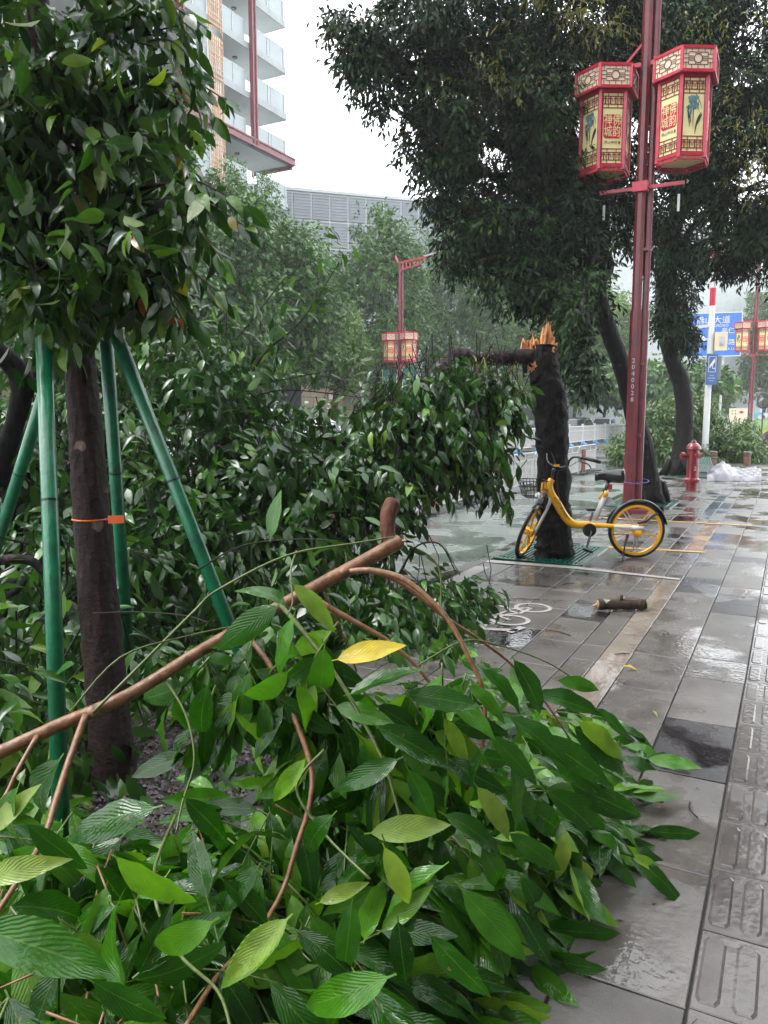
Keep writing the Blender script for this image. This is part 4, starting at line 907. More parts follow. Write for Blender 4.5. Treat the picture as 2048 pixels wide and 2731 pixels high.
# --- the larger fallen mass to the left
fm = thing('fallen_tree', G(560, 1620), 'big mass of dark leafy crown fallen on the pavement behind the staked tree', 'fallen tree')
E2 = [(905, 1180, 6.9, .38, .5, .35), (960, 1260, 6.8, .34, .4, .42), (830, 1270, 6.6, .45, .5, .5), (760, 1180, 6.8, .4, .5, .35), (640, 1150, 6.6, .5, .5, .4), (560, 1040, 6.6, .45, .5, .35), (480, 980, 6.5, .4, .5, .3), (700, 1320, 6.2, .5, .5, .5), (560, 1280, 6.1, .5, .5, .6),
      (430, 1150, 6.2, .45, .5, .55), (420, 1350, 5.9, .45, .5, .6), (200, 1150, 6.0, .5, .5, .6), (60, 1050, 5.8, .4, .5, .5), (100, 1300, 5.6, .5, .5, .6), (820, 1430, 6.0, .4, .4, .45), (960, 1420, 6.2, .3, .4, .3), (650, 1480, 5.6, .45, .5, .45), (330, 1550, 5.2, .5, .5, .5),
      (60, 1560, 4.9, .5, .5, .45), (1150, 1600, 5.9, .36, .4, .16), (1250, 1615, 6.05, .2, .3, .1), (1010, 1600, 5.7, .4, .4, .2), (870, 1580, 5.4, .4, .4, .28), (700, 1640, 5.0, .4, .4, .3), (500, 1720, 4.6, .4, .4, .25), (1050, 1700, 5.2, .4, .4, .18), (350, 900, 6.4, .35, .4, .3), (150, 930, 6.2, .4, .4, .35), (870, 1095, 7, .25, .3, .12, .7),
      (300, 1750, 4.3, .4, .4, .25), (90, 1800, 3.9, .4, .4, .25), (30, 1700, 3.6, .35, .3, .25), (120, 1950, 3.2, .25, .3, .12), (-20, 1950, 2.9, .3, .3, .2), (420, 1800, 4.0, .3, .3, .2), (900, 1690, 5.0, .3, .3, .2)]
cl = crown(E2, 2100, 8, .14, droop=.62, spread=.42, sub=8, subr=.38, flat=.6, lvar=.4)
cl.p = [p if p[2] > .03 else V3(p[0], p[1], .03 + .1 * rng.random()) for p in cl.p]
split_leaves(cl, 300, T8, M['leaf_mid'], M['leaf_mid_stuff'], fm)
tw = MB(); twigs_for(cl, tw, 420)
for pts, r in (([(520, 1010, 6.6), (600, 940, 6.5), (690, 830, 6.4), (760, 740, 6.3)], .012), ([(600, 1130, 6.5), (700, 950, 6.4), (800, 860, 6.3), (905, 700, 6.3)], .012), ([(560, 1060, 6.5), (720, 1020, 6.4), (900, 985, 6.4)], .009), ([(640, 1070, 6.4), (760, 1040, 6.4), (960, 1060, 6.6)], .009), ([(980, 1075, 7), (1030, 1025, 6.9), (960, 1150, 6.8)], .01)):
    tw.tube(spline([A(*p) for p in pts], 5), list(np.linspace(r, r * .35, 5 * (len(pts) - 1) + 1)), 6)
tw.build('twigs', M['twig_dark'], fm)['kind'] = 'stuff'
lm = MB()
for pts, rd in (([(-60, 900, 4.6), (20, 960, 4.7), (60, 1020, 4.8), (45, 1110, 4.9), (20, 1200, 5), (0, 1290, 5.1)], [.06, .065, .075, .06, .06, .05]), ([(60, 1020, 4.8), (100, 990, 4.9), (150, 1010, 5.1)], [.04, .03, .02]), ([(-20, 1500, 4.4), (40, 1490, 4.4), (90, 1500, 4.4), (125, 1540, 4.4)], [.025, .028, .027, .02]), ([(-20, 1560, 4.6), (60, 1545, 4.5), (40, 1580, 4.4), (-20, 1600, 4.4)], [.03, .02, .02, .015]), ([(90, 1500, 4.4), (190, 1500, 4.6), (260, 1490, 4.8)], [.018, .012, .01])):
    trunk(lm, [A(*p) for p in pts], rd, 10, .1)
lm.tube(spline([G(30, 1640), A(20, 1400, 5.4), A(40, 1250, 5.4)], 6), list(np.linspace(.18, .1, 13)), 12, True, .1, rng)
lm.build('limbs', M['bark_dark'], fm, smooth=True)
# upright leafy shoots on the twigs
cl = Cloud()
for (px, py, d, n, dx, dz) in ((700, 800, 6.3, 18, .2, -.25), (760, 760, 6.3, 10, .2, .1), (900, 690, 6.3, 18, .25, -.15), (870, 640, 6.3, 8, .2, 0), (610, 850, 6.4, 22, .25, -.1), (740, 930, 6.4, 20, .1, -.25), (820, 960, 6.4, 12, .1, -.3), (850, 830, 6.3, 8, .2, -.1), (960, 950, 6.6, 12, -.3, -.05), (560, 900, 6.4, 26, .2, -.2), (650, 920, 6.3, 24, .1, -.3)):
    for _ in range(n):
        q = A(px, py, d) + rv() * V3(.10, .08, .09); cl.add(q, RT * (dx + rng.uniform(-.5, .6)) + V3(0, 0, dz + rng.uniform(-.5, .2)), V3(0, 0, 1) + rv() * .4, .11 + .03 * rng.random())
o = cloud_mesh('shoot_leaves', cl.arrays(), T8, M['leaf_mid_stuff'], fm); o['kind'] = 'stuff'

# ================================================================== THE STAKED YOUNG TREE
tbp = G(305, 2077); yt = thing('young_tree', tbp, 'brown trunked young tree at the left held by green stakes, with an orange tag', 'tree')
mb = MB(); trunk(mb, [tbp + V3(0, 0, -.03), A(285, 1850, 3.2), A(263, 1600, 3.2), A(245, 1380, 3.2), A(226, 1120, 3.2), A(205, 900, 3.2), A(185, 760, 3.2), A(150, 500, 3.2), A(120, 200, 3.15), A(90, -100, 3.1)], [.095, .085, .078, .074, .068, .062, .06, .056, .05, .04], 20, .09, 10)
mb.build('trunk', M['bark_young'], yt, smooth=True)
lm = MB()
EL = [(90, 60, 3.2, .5, .45, .35), (40, 300, 3.1, .42, .4, .38), (200, 240, 3.1, .36, .35, .3), (330, 50, 3.2, .26, .25, .18), (430, 50, 3.05, .10, .12, .08), (250, 230, 3.05, .15, .2, .16), (420, 200, 2.95, .08, .12, .06), (480, 255, 2.95, .06, .06, .04),
      (110, 520, 3.1, .5, .4, .33), (270, 480, 3.1, .24, .25, .18), (230, 660, 3.1, .36, .3, .2), (430, 490, 3., .14, .15, .08), (530, 540, 2.95, .10, .1, .05), (380, 640, 3., .18, .2, .10), (450, 730, 2.95, .09, .1, .06), (40, 700, 3., .35, .3, .22), (110, 770, 2.68, .09, .05, .07), (75, 700, 2.65, .12, .08, .08), (270, 730, 2.85, .12, .08, .08), (200, 720, 2.8, .12, .08, .06), (340, 790, 3.1, .08, .1, .1), (-80, 500, 3.2, .5, .5, .5), (-100, 150, 3.2, .5, .5, .4)]
for e in EL:
    c = A(*e[:3]); a = A(165 + rng.uniform(-20, 10), min(800, e[1] + 180), 3.18); lm.tube(spline([a, (a + c) / 2 + V3(0, 0, .06), c], 5), list(np.linspace(.022, .005, 11)), 7)
    for _ in range(4):
        q = c + rv() * V3(e[3], e[4], e[5]) * .5; lm.tube([(a + c) / 2 * .5 + c * .5, q], [.006, .003], 4)
lm.build('limbs', M['bark_dark'], yt, smooth=True)
cl = crown(EL, 720, 8, .108, droop=.6, spread=.2, sub=9, subr=.45, flat=.6, lvar=.35)
sp_ = MB()
for (x0, y0, x1, y1, d) in ((300, 30, 445, 60, 2.85), (320, 90, 430, 150, 2.85), (300, 170, 485, 215, 2.8), (310, 190, 460, 250, 2.85), (330, 400, 525, 445, 2.75), (330, 430, 530, 490, 2.75), (320, 440, 480, 560, 2.8), (300, 560, 480, 640, 2.8), (280, 600, 430, 700, 2.8), (200, 20, 360, -10, 2.8), (250, 300, 390, 345, 2.9), (60, 560, 90, 690, 2.6)):
    a_, b_ = D(x0, y0, d + .2), D(x1, y1, d); m_ = (a_ + b_) / 2 + V3(0, 0, .05); pt = spline([a_, m_, b_], 5); sp_.tube(pt, list(np.linspace(.006, .002, len(pt))), 5)
    dr = nrm(b_ - m_)
    for q in range(2, len(pt)):
        for sg in (-1, 1):
            if rng.random() < .12: continue
            dd = nrm(dr * .8 + UP * sg * .35 + V3(0, 0, -.5) + HF * rng.uniform(-.6, .6) + rv() * .15); cl.add(pt[q], dd, V3(0, 0, .6) - HF * .6 + rv() * .5, rng.uniform(.085, .125), rng.uniform(.35, 1))
sp_.build('twigs', M['twig_dark'], yt)
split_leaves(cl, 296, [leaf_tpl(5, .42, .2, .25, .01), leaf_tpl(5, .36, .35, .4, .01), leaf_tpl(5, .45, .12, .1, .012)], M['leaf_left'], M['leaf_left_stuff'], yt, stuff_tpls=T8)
lo = tpl_mesh(T8[0], M['leaf_orange'])
for (px, py, d, s_) in ((435, 820, 2.9, .085), (462, 840, 2.9, .085), (480, 845, 2.88, .06), (375, 790, 2.9, .08), (210, 525, 2.8, .05)):
    dd = nrm(V3(0, 0, -1) + rv() * .25); n_ = nrm(-HF + rv() * .3); x = nrm(np.cross(dd, n_)); n_ = np.cross(x, dd)
    o = meshobj('leaf', lo, yt, basis(x, dd, n_, A(px, py, d) - np.array(yt.location), s_)); o['label'] = 'withered orange leaf'
# orange tag round the trunk
tg = thing('orange_tag', A(205, 1390, 3.1), 'orange plastic tag and cord tied round the brown young trunk', 'tag')
c = (A(245, 1383, 3.2)); mb = MB(); rr = .0765; ring = [c + V3(math.cos(a) * rr, math.sin(a) * rr, 0) for a in np.linspace(0, 2 * math.pi, 25)]
mb.tube(ring, .004, 6, False); mb.build('cord', M['tape'], tg)
mb = MB(); a = A(288, 1386, 3.12); mb.bar(a, a + RT * .065 + V3(0, 0, .002), .002, .032); mb.build('flag', M['tape'], tg)
# green stakes
def stake(foot, top, r, label):
    t = thing('tree_stake', foot, label, 'stake', 'green stakes propping the young tree'); foot, top = np.array(foot), np.array(top); d = nrm(top - foot)
    MB().tube([foot, top], r, 18).build('pole', M['pole_green'], t, smooth=True)
    MB().lathe([(r * 1.02, 0), (r * 1.05, .012), (r * .6, .016)], tuple(top), 14).build('cap', M['pole_green'], t)
    mb = MB()
    for k in (.25, .62): 
        p = foot + (top - foot) * k; mb.tube([p - d * .004, p + d * .004], r * 1.04, 14)
    mb.build('tie', M['black'], t)
stake(G(168, 2330), A(112, 770, 2.75), .028, 'nearest green stake, upright and left of the brown trunk')
stake(G(765, 2060), A(262, 770, 3.05), .028, 'long green stake slanting down to the right of the brown trunk')
stake(G(350, 1850), A(275, 800, 3.3), .030, 'green stake standing close behind the brown trunk, right of it')
stake(G(-110, 1780), A(190, 820, 3.35), .030, 'green stake leaning away to the left edge, behind the nearest stake')

# ================================================================== THE BROKEN BRANCH IN FRONT
br = thing('broken_branch', G(1000, 2350), 'broken brown branch with big glossy green leaves lying in the foreground', 'fallen branch')
mb = MB(); mp_ = spline([D(-130, 1680, 1.75), D(0, 1625, 1.8), D(120, 1570, 1.86), D(280, 1500, 1.95), D(430, 1408, 2.05), D(560, 1335, 2.15), D(700, 1258, 2.25), D(800, 1205, 2.33), D(862, 1170, 2.38)], 6)
mb.tube(mp_, list(np.interp(np.linspace(0, 1, len(mp_)), [0, .5, 1], [.0165, .0165, .0235])), 16, True, .05, rng)
for (x, y, d, r_) in ((200, 1538, 1.9, .021), (355, 1455, 2.0, .02), (740, 1235, 2.28, .026), (500, 1370, 2.1, .019)): mb.lathe([(.002, -.018), (r_ * .9, -.008), (r_, 0), (r_ * .9, .008), (.002, .018)], D(x, y, d), 10)
mb.build('main_stem', M['stem_brown'], br, smooth=True)
mb = MB(); mb.tube(spline([D(848, 1178, 2.38), D(838, 1150, 2.39), D(838, 1115, 2.4), D(850, 1082, 2.42)], 4), [.018, .02, .022, .023, .0235, .024, .0245, .025, .026, .0265, .027, .026, .022], 14, True, .12, rng)
mb.build('torn_stub', M['stub'], br, smooth=True)
MB().lathe([(.001, 0), (.02, .001), (.021, .003)], tuple(D(863, 1169, 2.378)), 10).build('torn_end', M['wood_end'], br)
stems = [  # (points in the view, radii, material)
    ([(745, 1236, 2.28), (800, 1232, 2.26), (865, 1248, 2.24), (920, 1288, 2.22), (965, 1335, 2.2), (1005, 1405, 2.18), (1045, 1500, 2.16), (1040, 1620, 2.15), (1008, 1705, 2.16)], (.010, .005), 'stem_brown'),
    ([(800, 1232, 2.26), (870, 1262, 2.3), (950, 1325, 2.32), (1040, 1385, 2.36), (1110, 1440, 2.4), (1180, 1520, 2.4), (1240, 1610, 2.42)], (.007, .003), 'stem_brown'),
    ([(600, 1300, 2.15), (660, 1370, 2.1), (720, 1450, 2.05), (780, 1550, 2.0), (830, 1650, 1.95), (862, 1760, 1.9), (880, 1850, 1.85)], (.007, .003), 'twig_green'),
    ([(690, 1300, 2.2), (760, 1340, 2.2), (830, 1380, 2.2), (900, 1440, 2.2), (960, 1520, 2.2)], (.009, .004), 'stem_brown'),
    ([(540, 1380, 2.1), (590, 1450, 2.05), (640, 1560, 2.0), (672, 1660, 1.95), (668, 1740, 1.9), (640, 1830, 1.85), (612, 1920, 1.8), (560, 2010, 1.7), (470, 2110, 1.55), (400, 2220, 1.4)], (.008, .005), 'stem_brown'),
    ([(185, 1545, 1.88), (150, 1640, 1.8), (120, 1730, 1.72), (95, 1810, 1.65), (40, 1900, 1.55), (-30, 2010, 1.45)], (.009, .005), 'stem_brown'),
    ([(80, 1590, 1.82), (40, 1660, 1.75), (10, 1720, 1.7), (-40, 1780, 1.6)], (.006, .003), 'stem_brown'),
    ([(350, 1460, 2.0), (400, 1540, 1.95), (420, 1640, 1.9), (395, 1730, 1.85), (380, 1800, 1.8)], (.004, .002), 'twig_green'),
    ([(200, 1540, 1.88), (300, 1440, 1.95), (420, 1320, 2.0), (470, 1275, 2.05), (620, 1200, 2.1), (760, 1175, 2.2), (850, 1160, 2.35)], (.004, .003), 'twig_green'),
    ([(150, 1540, 1.85), (260, 1420, 1.9), (400, 1375, 2.0), (520, 1350, 2.1)], (.0025, .002), 'twig_green'),
    ([(865, 1240, 2.4), (890, 1190, 2.4), (920, 1172, 2.4), (955, 1180, 2.4), (985, 1238, 2.42)], (.0035, .002), 'twig_dark'),
    ([(880, 1178, 2.4), (925, 1200, 2.42), (950, 1235, 2.42), (952, 1300, 2.4), (945, 1360, 2.35)], (.004, .0025), 'twig_green'),
    ([(950, 1240, 2.42), (985, 1232, 2.43), (992, 1240, 2.43), (960, 1180, 2.4)], (.0025, .0015), 'twig_green'),
    ([(200, 1325, 2.6), (300, 1322, 2.5), (400, 1330, 2.4), (450, 1345, 2.3)], (.0025, .002), 'twig_dark'),
    ([(430, 1230, 2.6), (520, 1180, 2.5), (640, 1165, 2.45), (740, 1170, 2.4)], (.003, .002), 'twig_dark'),
    ([(900, 1440, 2.25), (1000, 1385, 2.3), (1080, 1395, 2.35), (1180, 1430, 2.4), (1260, 1480, 2.45)], (.003, .002), 'twig_green'),
    ([(640, 1190, 2.2), (628, 1235, 2.15), (632, 1300, 2.1), (620, 1330, 2.08)], (.003, .002), 'twig_green'),
    ([(700, 1280, 2.25), (740, 1370, 2.3), (770, 1450, 2.4)], (.004, .003), 'stem_brown'),
    ([(560, 1500, 2.3), (500, 1530, 2.2), (440, 1600, 2.1)], (.004, .003), 'stem_brown'),
    ([(700, 1620, 1.9), (640, 1700, 1.85), (700, 1800, 1.8), (800, 1900, 1.7)], (.004, .003), 'twig_green'),
    ([(380, 1760, 1.8), (330, 1900, 1.6), (380, 2050, 1.45), (470, 2140, 1.4), (500, 2230, 1.35)], (.004, .003), 'twig_green')]
for pts, (r0, r1), mt in stems:
    sp = spline([D(*p) for p in pts], 5); mb = MB(); mb.tube(sp, list(np.linspace(r0, r1, len(sp))), 9, True, .04, rng)
    mb.build('side_stem', M[mt], br, smooth=True)
cl = Cloud()
def hero(bx, by, tx, ty, d, d2=None, t=None, name=None, w=None, tilt=None, dst=None):
    """one leaf from base to tip"""
    d2 = d if d2 is None else d2; a, b_ = D(bx, by, d), D(tx, ty, d2); v = b_ - a; L = np.linalg.norm(v)
    n_ = (V3(0, 0, 1) * .75 - HF * .75 + rv() * .3) if tilt is None else np.array(tilt); (dst or cl).add(a, v / L, n_, L, t)
heroes = [(755, 1500, 918, 1415, 2.0), (620, 1310, 535, 1228, 1.95), (600, 1308, 440, 1412, 1.9), (635, 1330, 552, 1465, 1.9), (622, 1450, 492, 1578, 1.85), (450, 1478, 400, 1650, 1.85),
          (880, 1500, 1050, 1522, 2.0), (815, 1570, 1005, 1655, 1.95), (1040, 1445, 1150, 1535, 2.1), (1110, 1425, 1195, 1560, 2.15), (400, 1725, 526, 1845, 1.75), (335, 1745, 88, 1785, 1.6),
          (-60, 2000, 264, 2098, 1.25), (660, 1640, 568, 1752, 1.8), (830, 1815, 905, 1995, 1.7), (622, 1985, 452, 2142, 1.5), (840, 2110, 590, 2210, 1.4), (1125, 1895, 1240, 2062, 2.0), (1000, 1925, 1148, 2085, 1.8),
          (1205, 1470, 1318, 1486, 2.3), (1155, 1500, 1325, 1530, 2.25), (1240, 1570, 1412, 1682, 2.4), (1290, 1530, 1370, 1600, 2.45), (1160, 1590, 1350, 1700, 2.2), (1100, 1550, 1265, 1650, 2.15), (1190, 1640, 1375, 1735, 2.3),
          (1230, 1690, 1425, 1792, 2.45), (1180, 1710, 1385, 1832, 2.4), (1110, 1640, 1128, 1810, 2.1), (1060, 1590, 1180, 1700, 2.1), (1020, 1700, 1030, 1600, 2.0), (960, 1760, 1140, 1835, 1.95), (40, 1700, -60, 1870, 1.5), (130, 1640, -20, 1800, 1.55),
          (700, 1400, 690, 1580, 2.0), (640, 1480, 720, 1620, 1.95), (860, 1640, 700, 1720, 1.85), (880, 1660, 960, 1800, 1.85), (720, 1760, 600, 1870, 1.7), (480, 1900, 610, 2010, 1.6), (560, 1870, 470, 1980, 1.6), (250, 1850, 420, 1990, 1.5), (640, 2010, 800, 2110, 1.5),
          (760, 1950, 740, 2140, 1.5), (960, 1870, 800, 1960, 1.7), (1100, 1800, 1240, 1900, 2.1), (1040, 1830, 1130, 1980, 1.95), (520, 1360, 430, 1470, 2.0), (980, 1560, 1120, 1600, 2.1), (585, 1162, 598, 1048, 2.2), (460, 1990, 250, 2110, 1.35), (930, 2020, 1060, 2170, 1.6), (860, 1990, 880, 2170, 1.55), (200, 2120, 380, 2230, 1.2), (60, 1780, 200, 1900, 1.5),
          (1080, 1700, 1230, 1790, 2.2), (1230, 1600, 1330, 1720, 2.3), (1120, 1730, 1290, 1840, 2.3), (1010, 1480, 1110, 1560, 2.1), (1250, 1560, 1400, 1640, 2.4), (1060, 2000, 1110, 2130, 1.8)]
for h in heroes: hero(*h[:4], h[4], h[4] - .05 + .08 * rng.random())
poly = [(-40, 1730), (60, 1780), (160, 1740), (280, 1790), (400, 1790), (430, 1680), (520, 1580), (640, 1500), (740, 1500), (900, 1480), (1000, 1460), (1080, 1440), (1180, 1510), (1250, 1600), (1265, 1740), (1100, 1860), (960, 1970), (850, 2060), (750, 2240), (-40, 2240)]
def inpoly(x, y, P):
    c = False; j = len(P) - 1
    for i in range(len(P)):
        if (P[i][1] > y) != (P[j][1] > y) and x < (P[j][0] - P[i][0]) * (y - P[i][1]) / (P[j][1] - P[i][1]) + P[i][0]: c = not c
        j = i
    return c
def edge(x, y):
    xr = np.interp(y, [1400, 1490, 1600, 1760, 1900, 2080, 2240], [1120, 1220, 1280, 1285, 1080, 870, 770]); return xr - x
HOLE = [(225, 1560), (440, 1590), (620, 1600), (590, 1720), (480, 1745), (330, 1700), (240, 1640)]
nt_ = 0
while nt_ < 520:
    x, y = rng.uniform(-40, 1420), rng.uniform(1440, 2240)
    if not inpoly(x, y, poly) or inpoly(x, y, HOLE): continue
    if y < 1620 and x < 1000 and rng.random() < .62: continue
    if rng.random() < .15 and y < 1700: continue
    e = edge(x, y); top = np.interp(e, [0, 120, 350, 700], [.07, .2, .38, .5]) * (1.15 if y < 1700 else 1)
    h = top * (rng.uniform(.25, 1.0) if nt_ < 300 else rng.uniform(.1, .6)); P0 = G(x * S, y * S, h)
    rightness = max(0, 1 - e / 500.)
    dr = RT * (rng.uniform(-.6, .8) + .5 * rightness) - HF * rng.uniform(-.35, .75) + V3(0, 0, rng.uniform(-.5, .25) - .25 * (h > .3)); dr = nrm(dr)
    L = .24 + .1 * rng.random(); sdv = nrm(np.cross(dr, V3(0, 0, 1)) + rv() * .2); pts = []
    for k in range(6):
        s_ = k / 5.; p = P0 + dr * L * s_ - V3(0, 0, .06 * s_ * s_); p[2] = max(p[2], .02); pts.append(p)
    cl.add(pts[5], nrm(dr + V3(0, 0, -.15)), V3(0, 0, .9) - HF * .35 + rv() * .3, rng.uniform(.15, .19), None)
    for k in range(0, 6):
        if rng.random() < .06: continue
        p = pts[k]; sg = 1 if k % 2 else -1; s_ = k / 5.
        dd = nrm(dr * (.55 + .5 * s_) + sdv * sg * (.85 - .6 * s_) + V3(0, 0, -.5) + rv() * .2); ll = rng.uniform(.16, .235) * (1.1 if y > 1950 else 1)
        if p[2] + dd[2] * ll < .02: dd = nrm(V3(dd[0], dd[1], max(-.98, (.02 - p[2]) / ll)))
        cl.add(p, dd, V3(0, 0, .8) - HF * .5 + rv() * .6, ll, None)
    if nt_ > 300: nt_ += 1; continue
    tb_ = MB(); tb_.tube(pts, list(np.linspace(.0026, .0014, 6)), 6); tb_.build('leaf_twig', M['twig_green' if rng.random() < .6 else 'stem_brown'], br, smooth=True)
    nt_ += 1
EXP = [(430, 1480), (560, 1430), (640, 1380), (760, 1440), (900, 1480), (1060, 1540), (1000, 1680), (800, 1720), (600, 1700), (460, 1640)]
k = 0
while k < 34:
    x, y = rng.uniform(420, 1080), rng.uniform(1380, 1720)
    if not inpoly(x, y, EXP) or inpoly(x, y, HOLE): continue
    d = 2.0 + .12 * rng.random() + .1 * (x - 600) / 500; P0 = D(x, y - 60, d); dr = nrm(RT * rng.uniform(-.7, .8) + V3(0, 0, -.8) - HF * rng.uniform(-.2, .4)); pts = [P0 + dr * .16 * q / 4. for q in range(5)]
    for q in range(5):
        dd = nrm(dr * .8 + RT * (.5 if q % 2 else -.5) + rv() * .25 + V3(0, 0, -.2)); cl.add(pts[q], dd, V3(0, 0, .5) - HF * .8 + rv() * .4, rng.uniform(.15, .22), None)
    tb_ = MB(); tb_.tube([P0 - dr * .03] + pts, [.0030, .003, .0026, .0022, .0018, .0014], 6); tb_.build('leaf_twig', M['twig_green'], br, smooth=True); k += 1
split_leaves(cl, 284, TB, M['leaf_fg'], M['leaf_fg_stuff'], br)
def single(tp_, mat, bx, by, tx, ty, d, d2, lab=None, n_=None):
    a, b_ = D(bx, by, d), D(tx, ty, d2); v = b_ - a; L = np.linalg.norm(v); v = v / L; n0 = (V3(0, 0, .7) - HF * .9) if n_ is None else n_; x = nrm(np.cross(v, n0)); n0 = np.cross(x, v)
    o = meshobj('leaf', tpl_mesh(tp_, mat), br, basis(x, v, n0, a - np.array(br.location), L))
    if lab: o['label'] = lab
single(TB[0], M['leaf_yellow'], 728, 1425, 880, 1382, 1.95, 1.93, 'bright yellow leaf')
single(TB[4], M['leaf_lime'], 634, 1262, 738, 1368, 1.95, 1.93, 'narrow yellow green leaf')
single(TB[1], M['leaf_lime'], 1222, 1795, 1208, 1922, 2.3, 2.25, 'pale underside of a leaf turned up')
single(TB[3], M['leaf_lime'], 1258, 1860, 1302, 1948, 2.3, 2.3, 'small pale leaf at the tip')
single(TB[0], M['leaf_lime'], 800, 1800, 985, 1775, 1.85, 1.85, 'pale green leaf underside')
single(TB[3], M['leaf_lime'], 1030, 1700, 1142, 1835, 2.0, 1.95)
single(TB[1], M['leaf_lime'], 690, 1950, 800, 1900, 1.6, 1.6)
single(TB[0], M['leaf_lime'], -20, 1800, 75, 1690, 1.5, 1.5)
single(TB[1], M['leaf_lime'], -30, 1900, 110, 1850, 1.45, 1.4)
single(TB[4], M['leaf_lime'], 620, 1985, 455, 2142, 1.42, 1.4)
single(TB[1], M['leaf_lime'], 830, 1830, 905, 1990, 1.6, 1.58)

# ================================================================== LOG AND LOOSE LEAVES ON THE PAVEMENT
lg = thing('cut_log', G(1660, 1632), 'short mossy cut log lying on the dark paving slab', 'log')
a, b_ = V3(-1.25, 5.93, .05), V3(-.93, 6.12, .045); mb = MB(); sp = [a + (b_ - a) * t for t in np.linspace(0, 1, 14)]
mb.tube(sp, [.04 + .004 * math.sin(i * 1.7) for i in range(14)], 16, True, .08, rng); d_ = nrm(b_ - a)
mb.tube([a + (b_ - a) * .5 + V3(0, 0, .03), a + (b_ - a) * .5 + V3(0, 0, .075)], [.014, .01], 8)
mb.build('bark', M['log'], lg, smooth=True)
mb = MB()
for p, s_ in ((a, -1), (b_, 1)): mb.tube([p + d_ * s_ * .001, p + d_ * s_ * .008], [.037, .033], 14)
mb.tube([a, a - d_ * .05 + V3(0, 0, -.015)], [.02, .003], 6); mb.build('cut_end', M['wood_end'], lg)
for k_, (px, py, L_tw, an, lb3) in enumerate(((1390, 1560, .3, .2, 'thin bent twig on the slab beyond the painted bicycle'), (1500, 1560, .16, 1.1, 'short dark twig lying left of the cut log'), (1455, 1680, .2, -.3, 'thin twig beside the dark slab near the leaf heap'), (1640, 1745, .1, .6, 'tiny twig across the tan paving strip'), (1330, 1600, .34, .5, 'curved bare twig next to the fallen crown'), (1860, 2180, .12, 1.9, 'pale sliver of twig on the tactile paving'))):
    g_ = G(px, py, .006); dd = V3(math.cos(an), math.sin(an), 0); sd_ = V3(-dd[1], dd[0], 0)
    o = MB().tube(spline([g_, g_ + dd * L_tw * .5 + sd_ * L_tw * .12, g_ + dd * L_tw], 4), [.003] * 9, 5).build('loose_twig', M['twig_dark'], None, loc=g_); tag(o, lb3, 'twig', 'loose twigs on the pavement')
def ground_leaf(px, py, L, ang, mat, lab, tpi=1):
    g_ = G(px, py); t = tpl_mesh(TB[tpi], mat); dd = V3(math.cos(ang), math.sin(ang), 0); n_ = V3(0, 0, 1); x = np.cross(dd, n_)
    o = meshobj('fallen_leaf', t, None, basis(x, dd, n_, g_ + V3(0, 0, .012 + L * .12), L)); tag(o, lab, 'leaf')
ground_leaf(1662, 1788, .115, .5, M['leaf_yellow'], 'yellow leaf lying alone on the grey slab beside the tan strip')
ground_leaf(1740, 1905, .05, -.8, M['leaf_lime'], 'tiny green leaf on the slab below the yellow leaf')
ground_leaf(1738, 1624, .10, 3.2, M['leaf_lime'], 'pale green leaf just right of the cut log')
ground_leaf(1758, 1690, .09, .2, M['leaf_mid'], 'dark green leaf on the small inset paving strip')
ground_leaf(1745, 2153, .05, .1, M['leaf_orange'], 'small brown leaf at the edge of the big leaf heap')
ground_leaf(1620, 1693, .05, 1, M['leaf_yellow'], 'small yellow leaf on the slab left of the tan strip')
# shallow inset cover near the tan strip
cv = thing('inset_cover', (-.64, 5.3, 0), 'pale strip inset in the slab beside the tan line', 'cover')
MB().box((-.76, 5.3, .002), (.085, .58, .006)).build('strip', M['slab'], cv)

# ================================================================== BICYCLE
xa = V3(.8846, .4664, 0); ya = V3(-.4664, .8846, 0)
rwg = G(1694, 1489); W0 = rwg - xa * 1.124
bk = thing('bicycle', W0, 'yellow and white shared bicycle with black basket leaning by the snapped trunk', 'bicycle')
def L_(x, y, z): return W0 + xa * x + ya * y + V3(0, 0, z)
def c1(cx, cy, y=0.): return L_((cx - 335) * .001315, y, (1182 - cy) * .001315)
Mz = Matrix(((xa[0], ya[0], 0), (xa[1], ya[1], 0), (0, 0, 1)))
def wheel(c, u, v, w, spokes):
    t = MB(); ring = [c + u * math.cos(a) * .283 + v * math.sin(a) * .283 for a in np.linspace(0, 2 * math.pi, 49)]; t.tube(ring, .019, 10, False)
    wh = t.build('tyre', M['black'], bk, smooth=True)
    def band(r0, r1, hw):
        m_ = MB(); N = 48; V = []
        for i in range(N):
            a = 2 * math.pi * i / N; e = u * math.cos(a) + v * math.sin(a)
            for (rr, ww) in ((r0, -hw), (r1, -hw), (r1, hw), (r0, hw)): V.append(c + e * rr + w * ww)
        m_.add(V, [(i * 4 + k, i * 4 + (k + 1) % 4, ((i + 1) % N) * 4 + (k + 1) % 4, ((i + 1) % N) * 4 + k) for i in range(N) for k in range(4)]); return m_
    band(.242, .272, .013).build('rim', M['yellow'], bk)
    for i in range(5):
        a0 = 2 * math.pi * i / 5 + spokes
        for da in (-.09, .09):
            e0 = u * math.cos(a0 + da * 3.4) + v * math.sin(a0 + da * 3.4); e1 = u * math.cos(a0 + da * .9) + v * math.sin(a0 + da * .9)
            MB().bar(c + e0 * .03, c + e1 * .246, .011, .012, up=tuple(w)).build('spoke', M['yellow' if spokes < .5 or i % 2 == 0 else 'white_dirty'], bk)
    MB().tube([c - w * .05, c - w * .045, c + w * .045, c + w * .05], [.02, .045, .045, .02], 16).build('hub', M['yellow'], bk)
    MB().tube([c - w * .07, c + w * .07], .008, 8).build('axle', M['chrome'], bk)
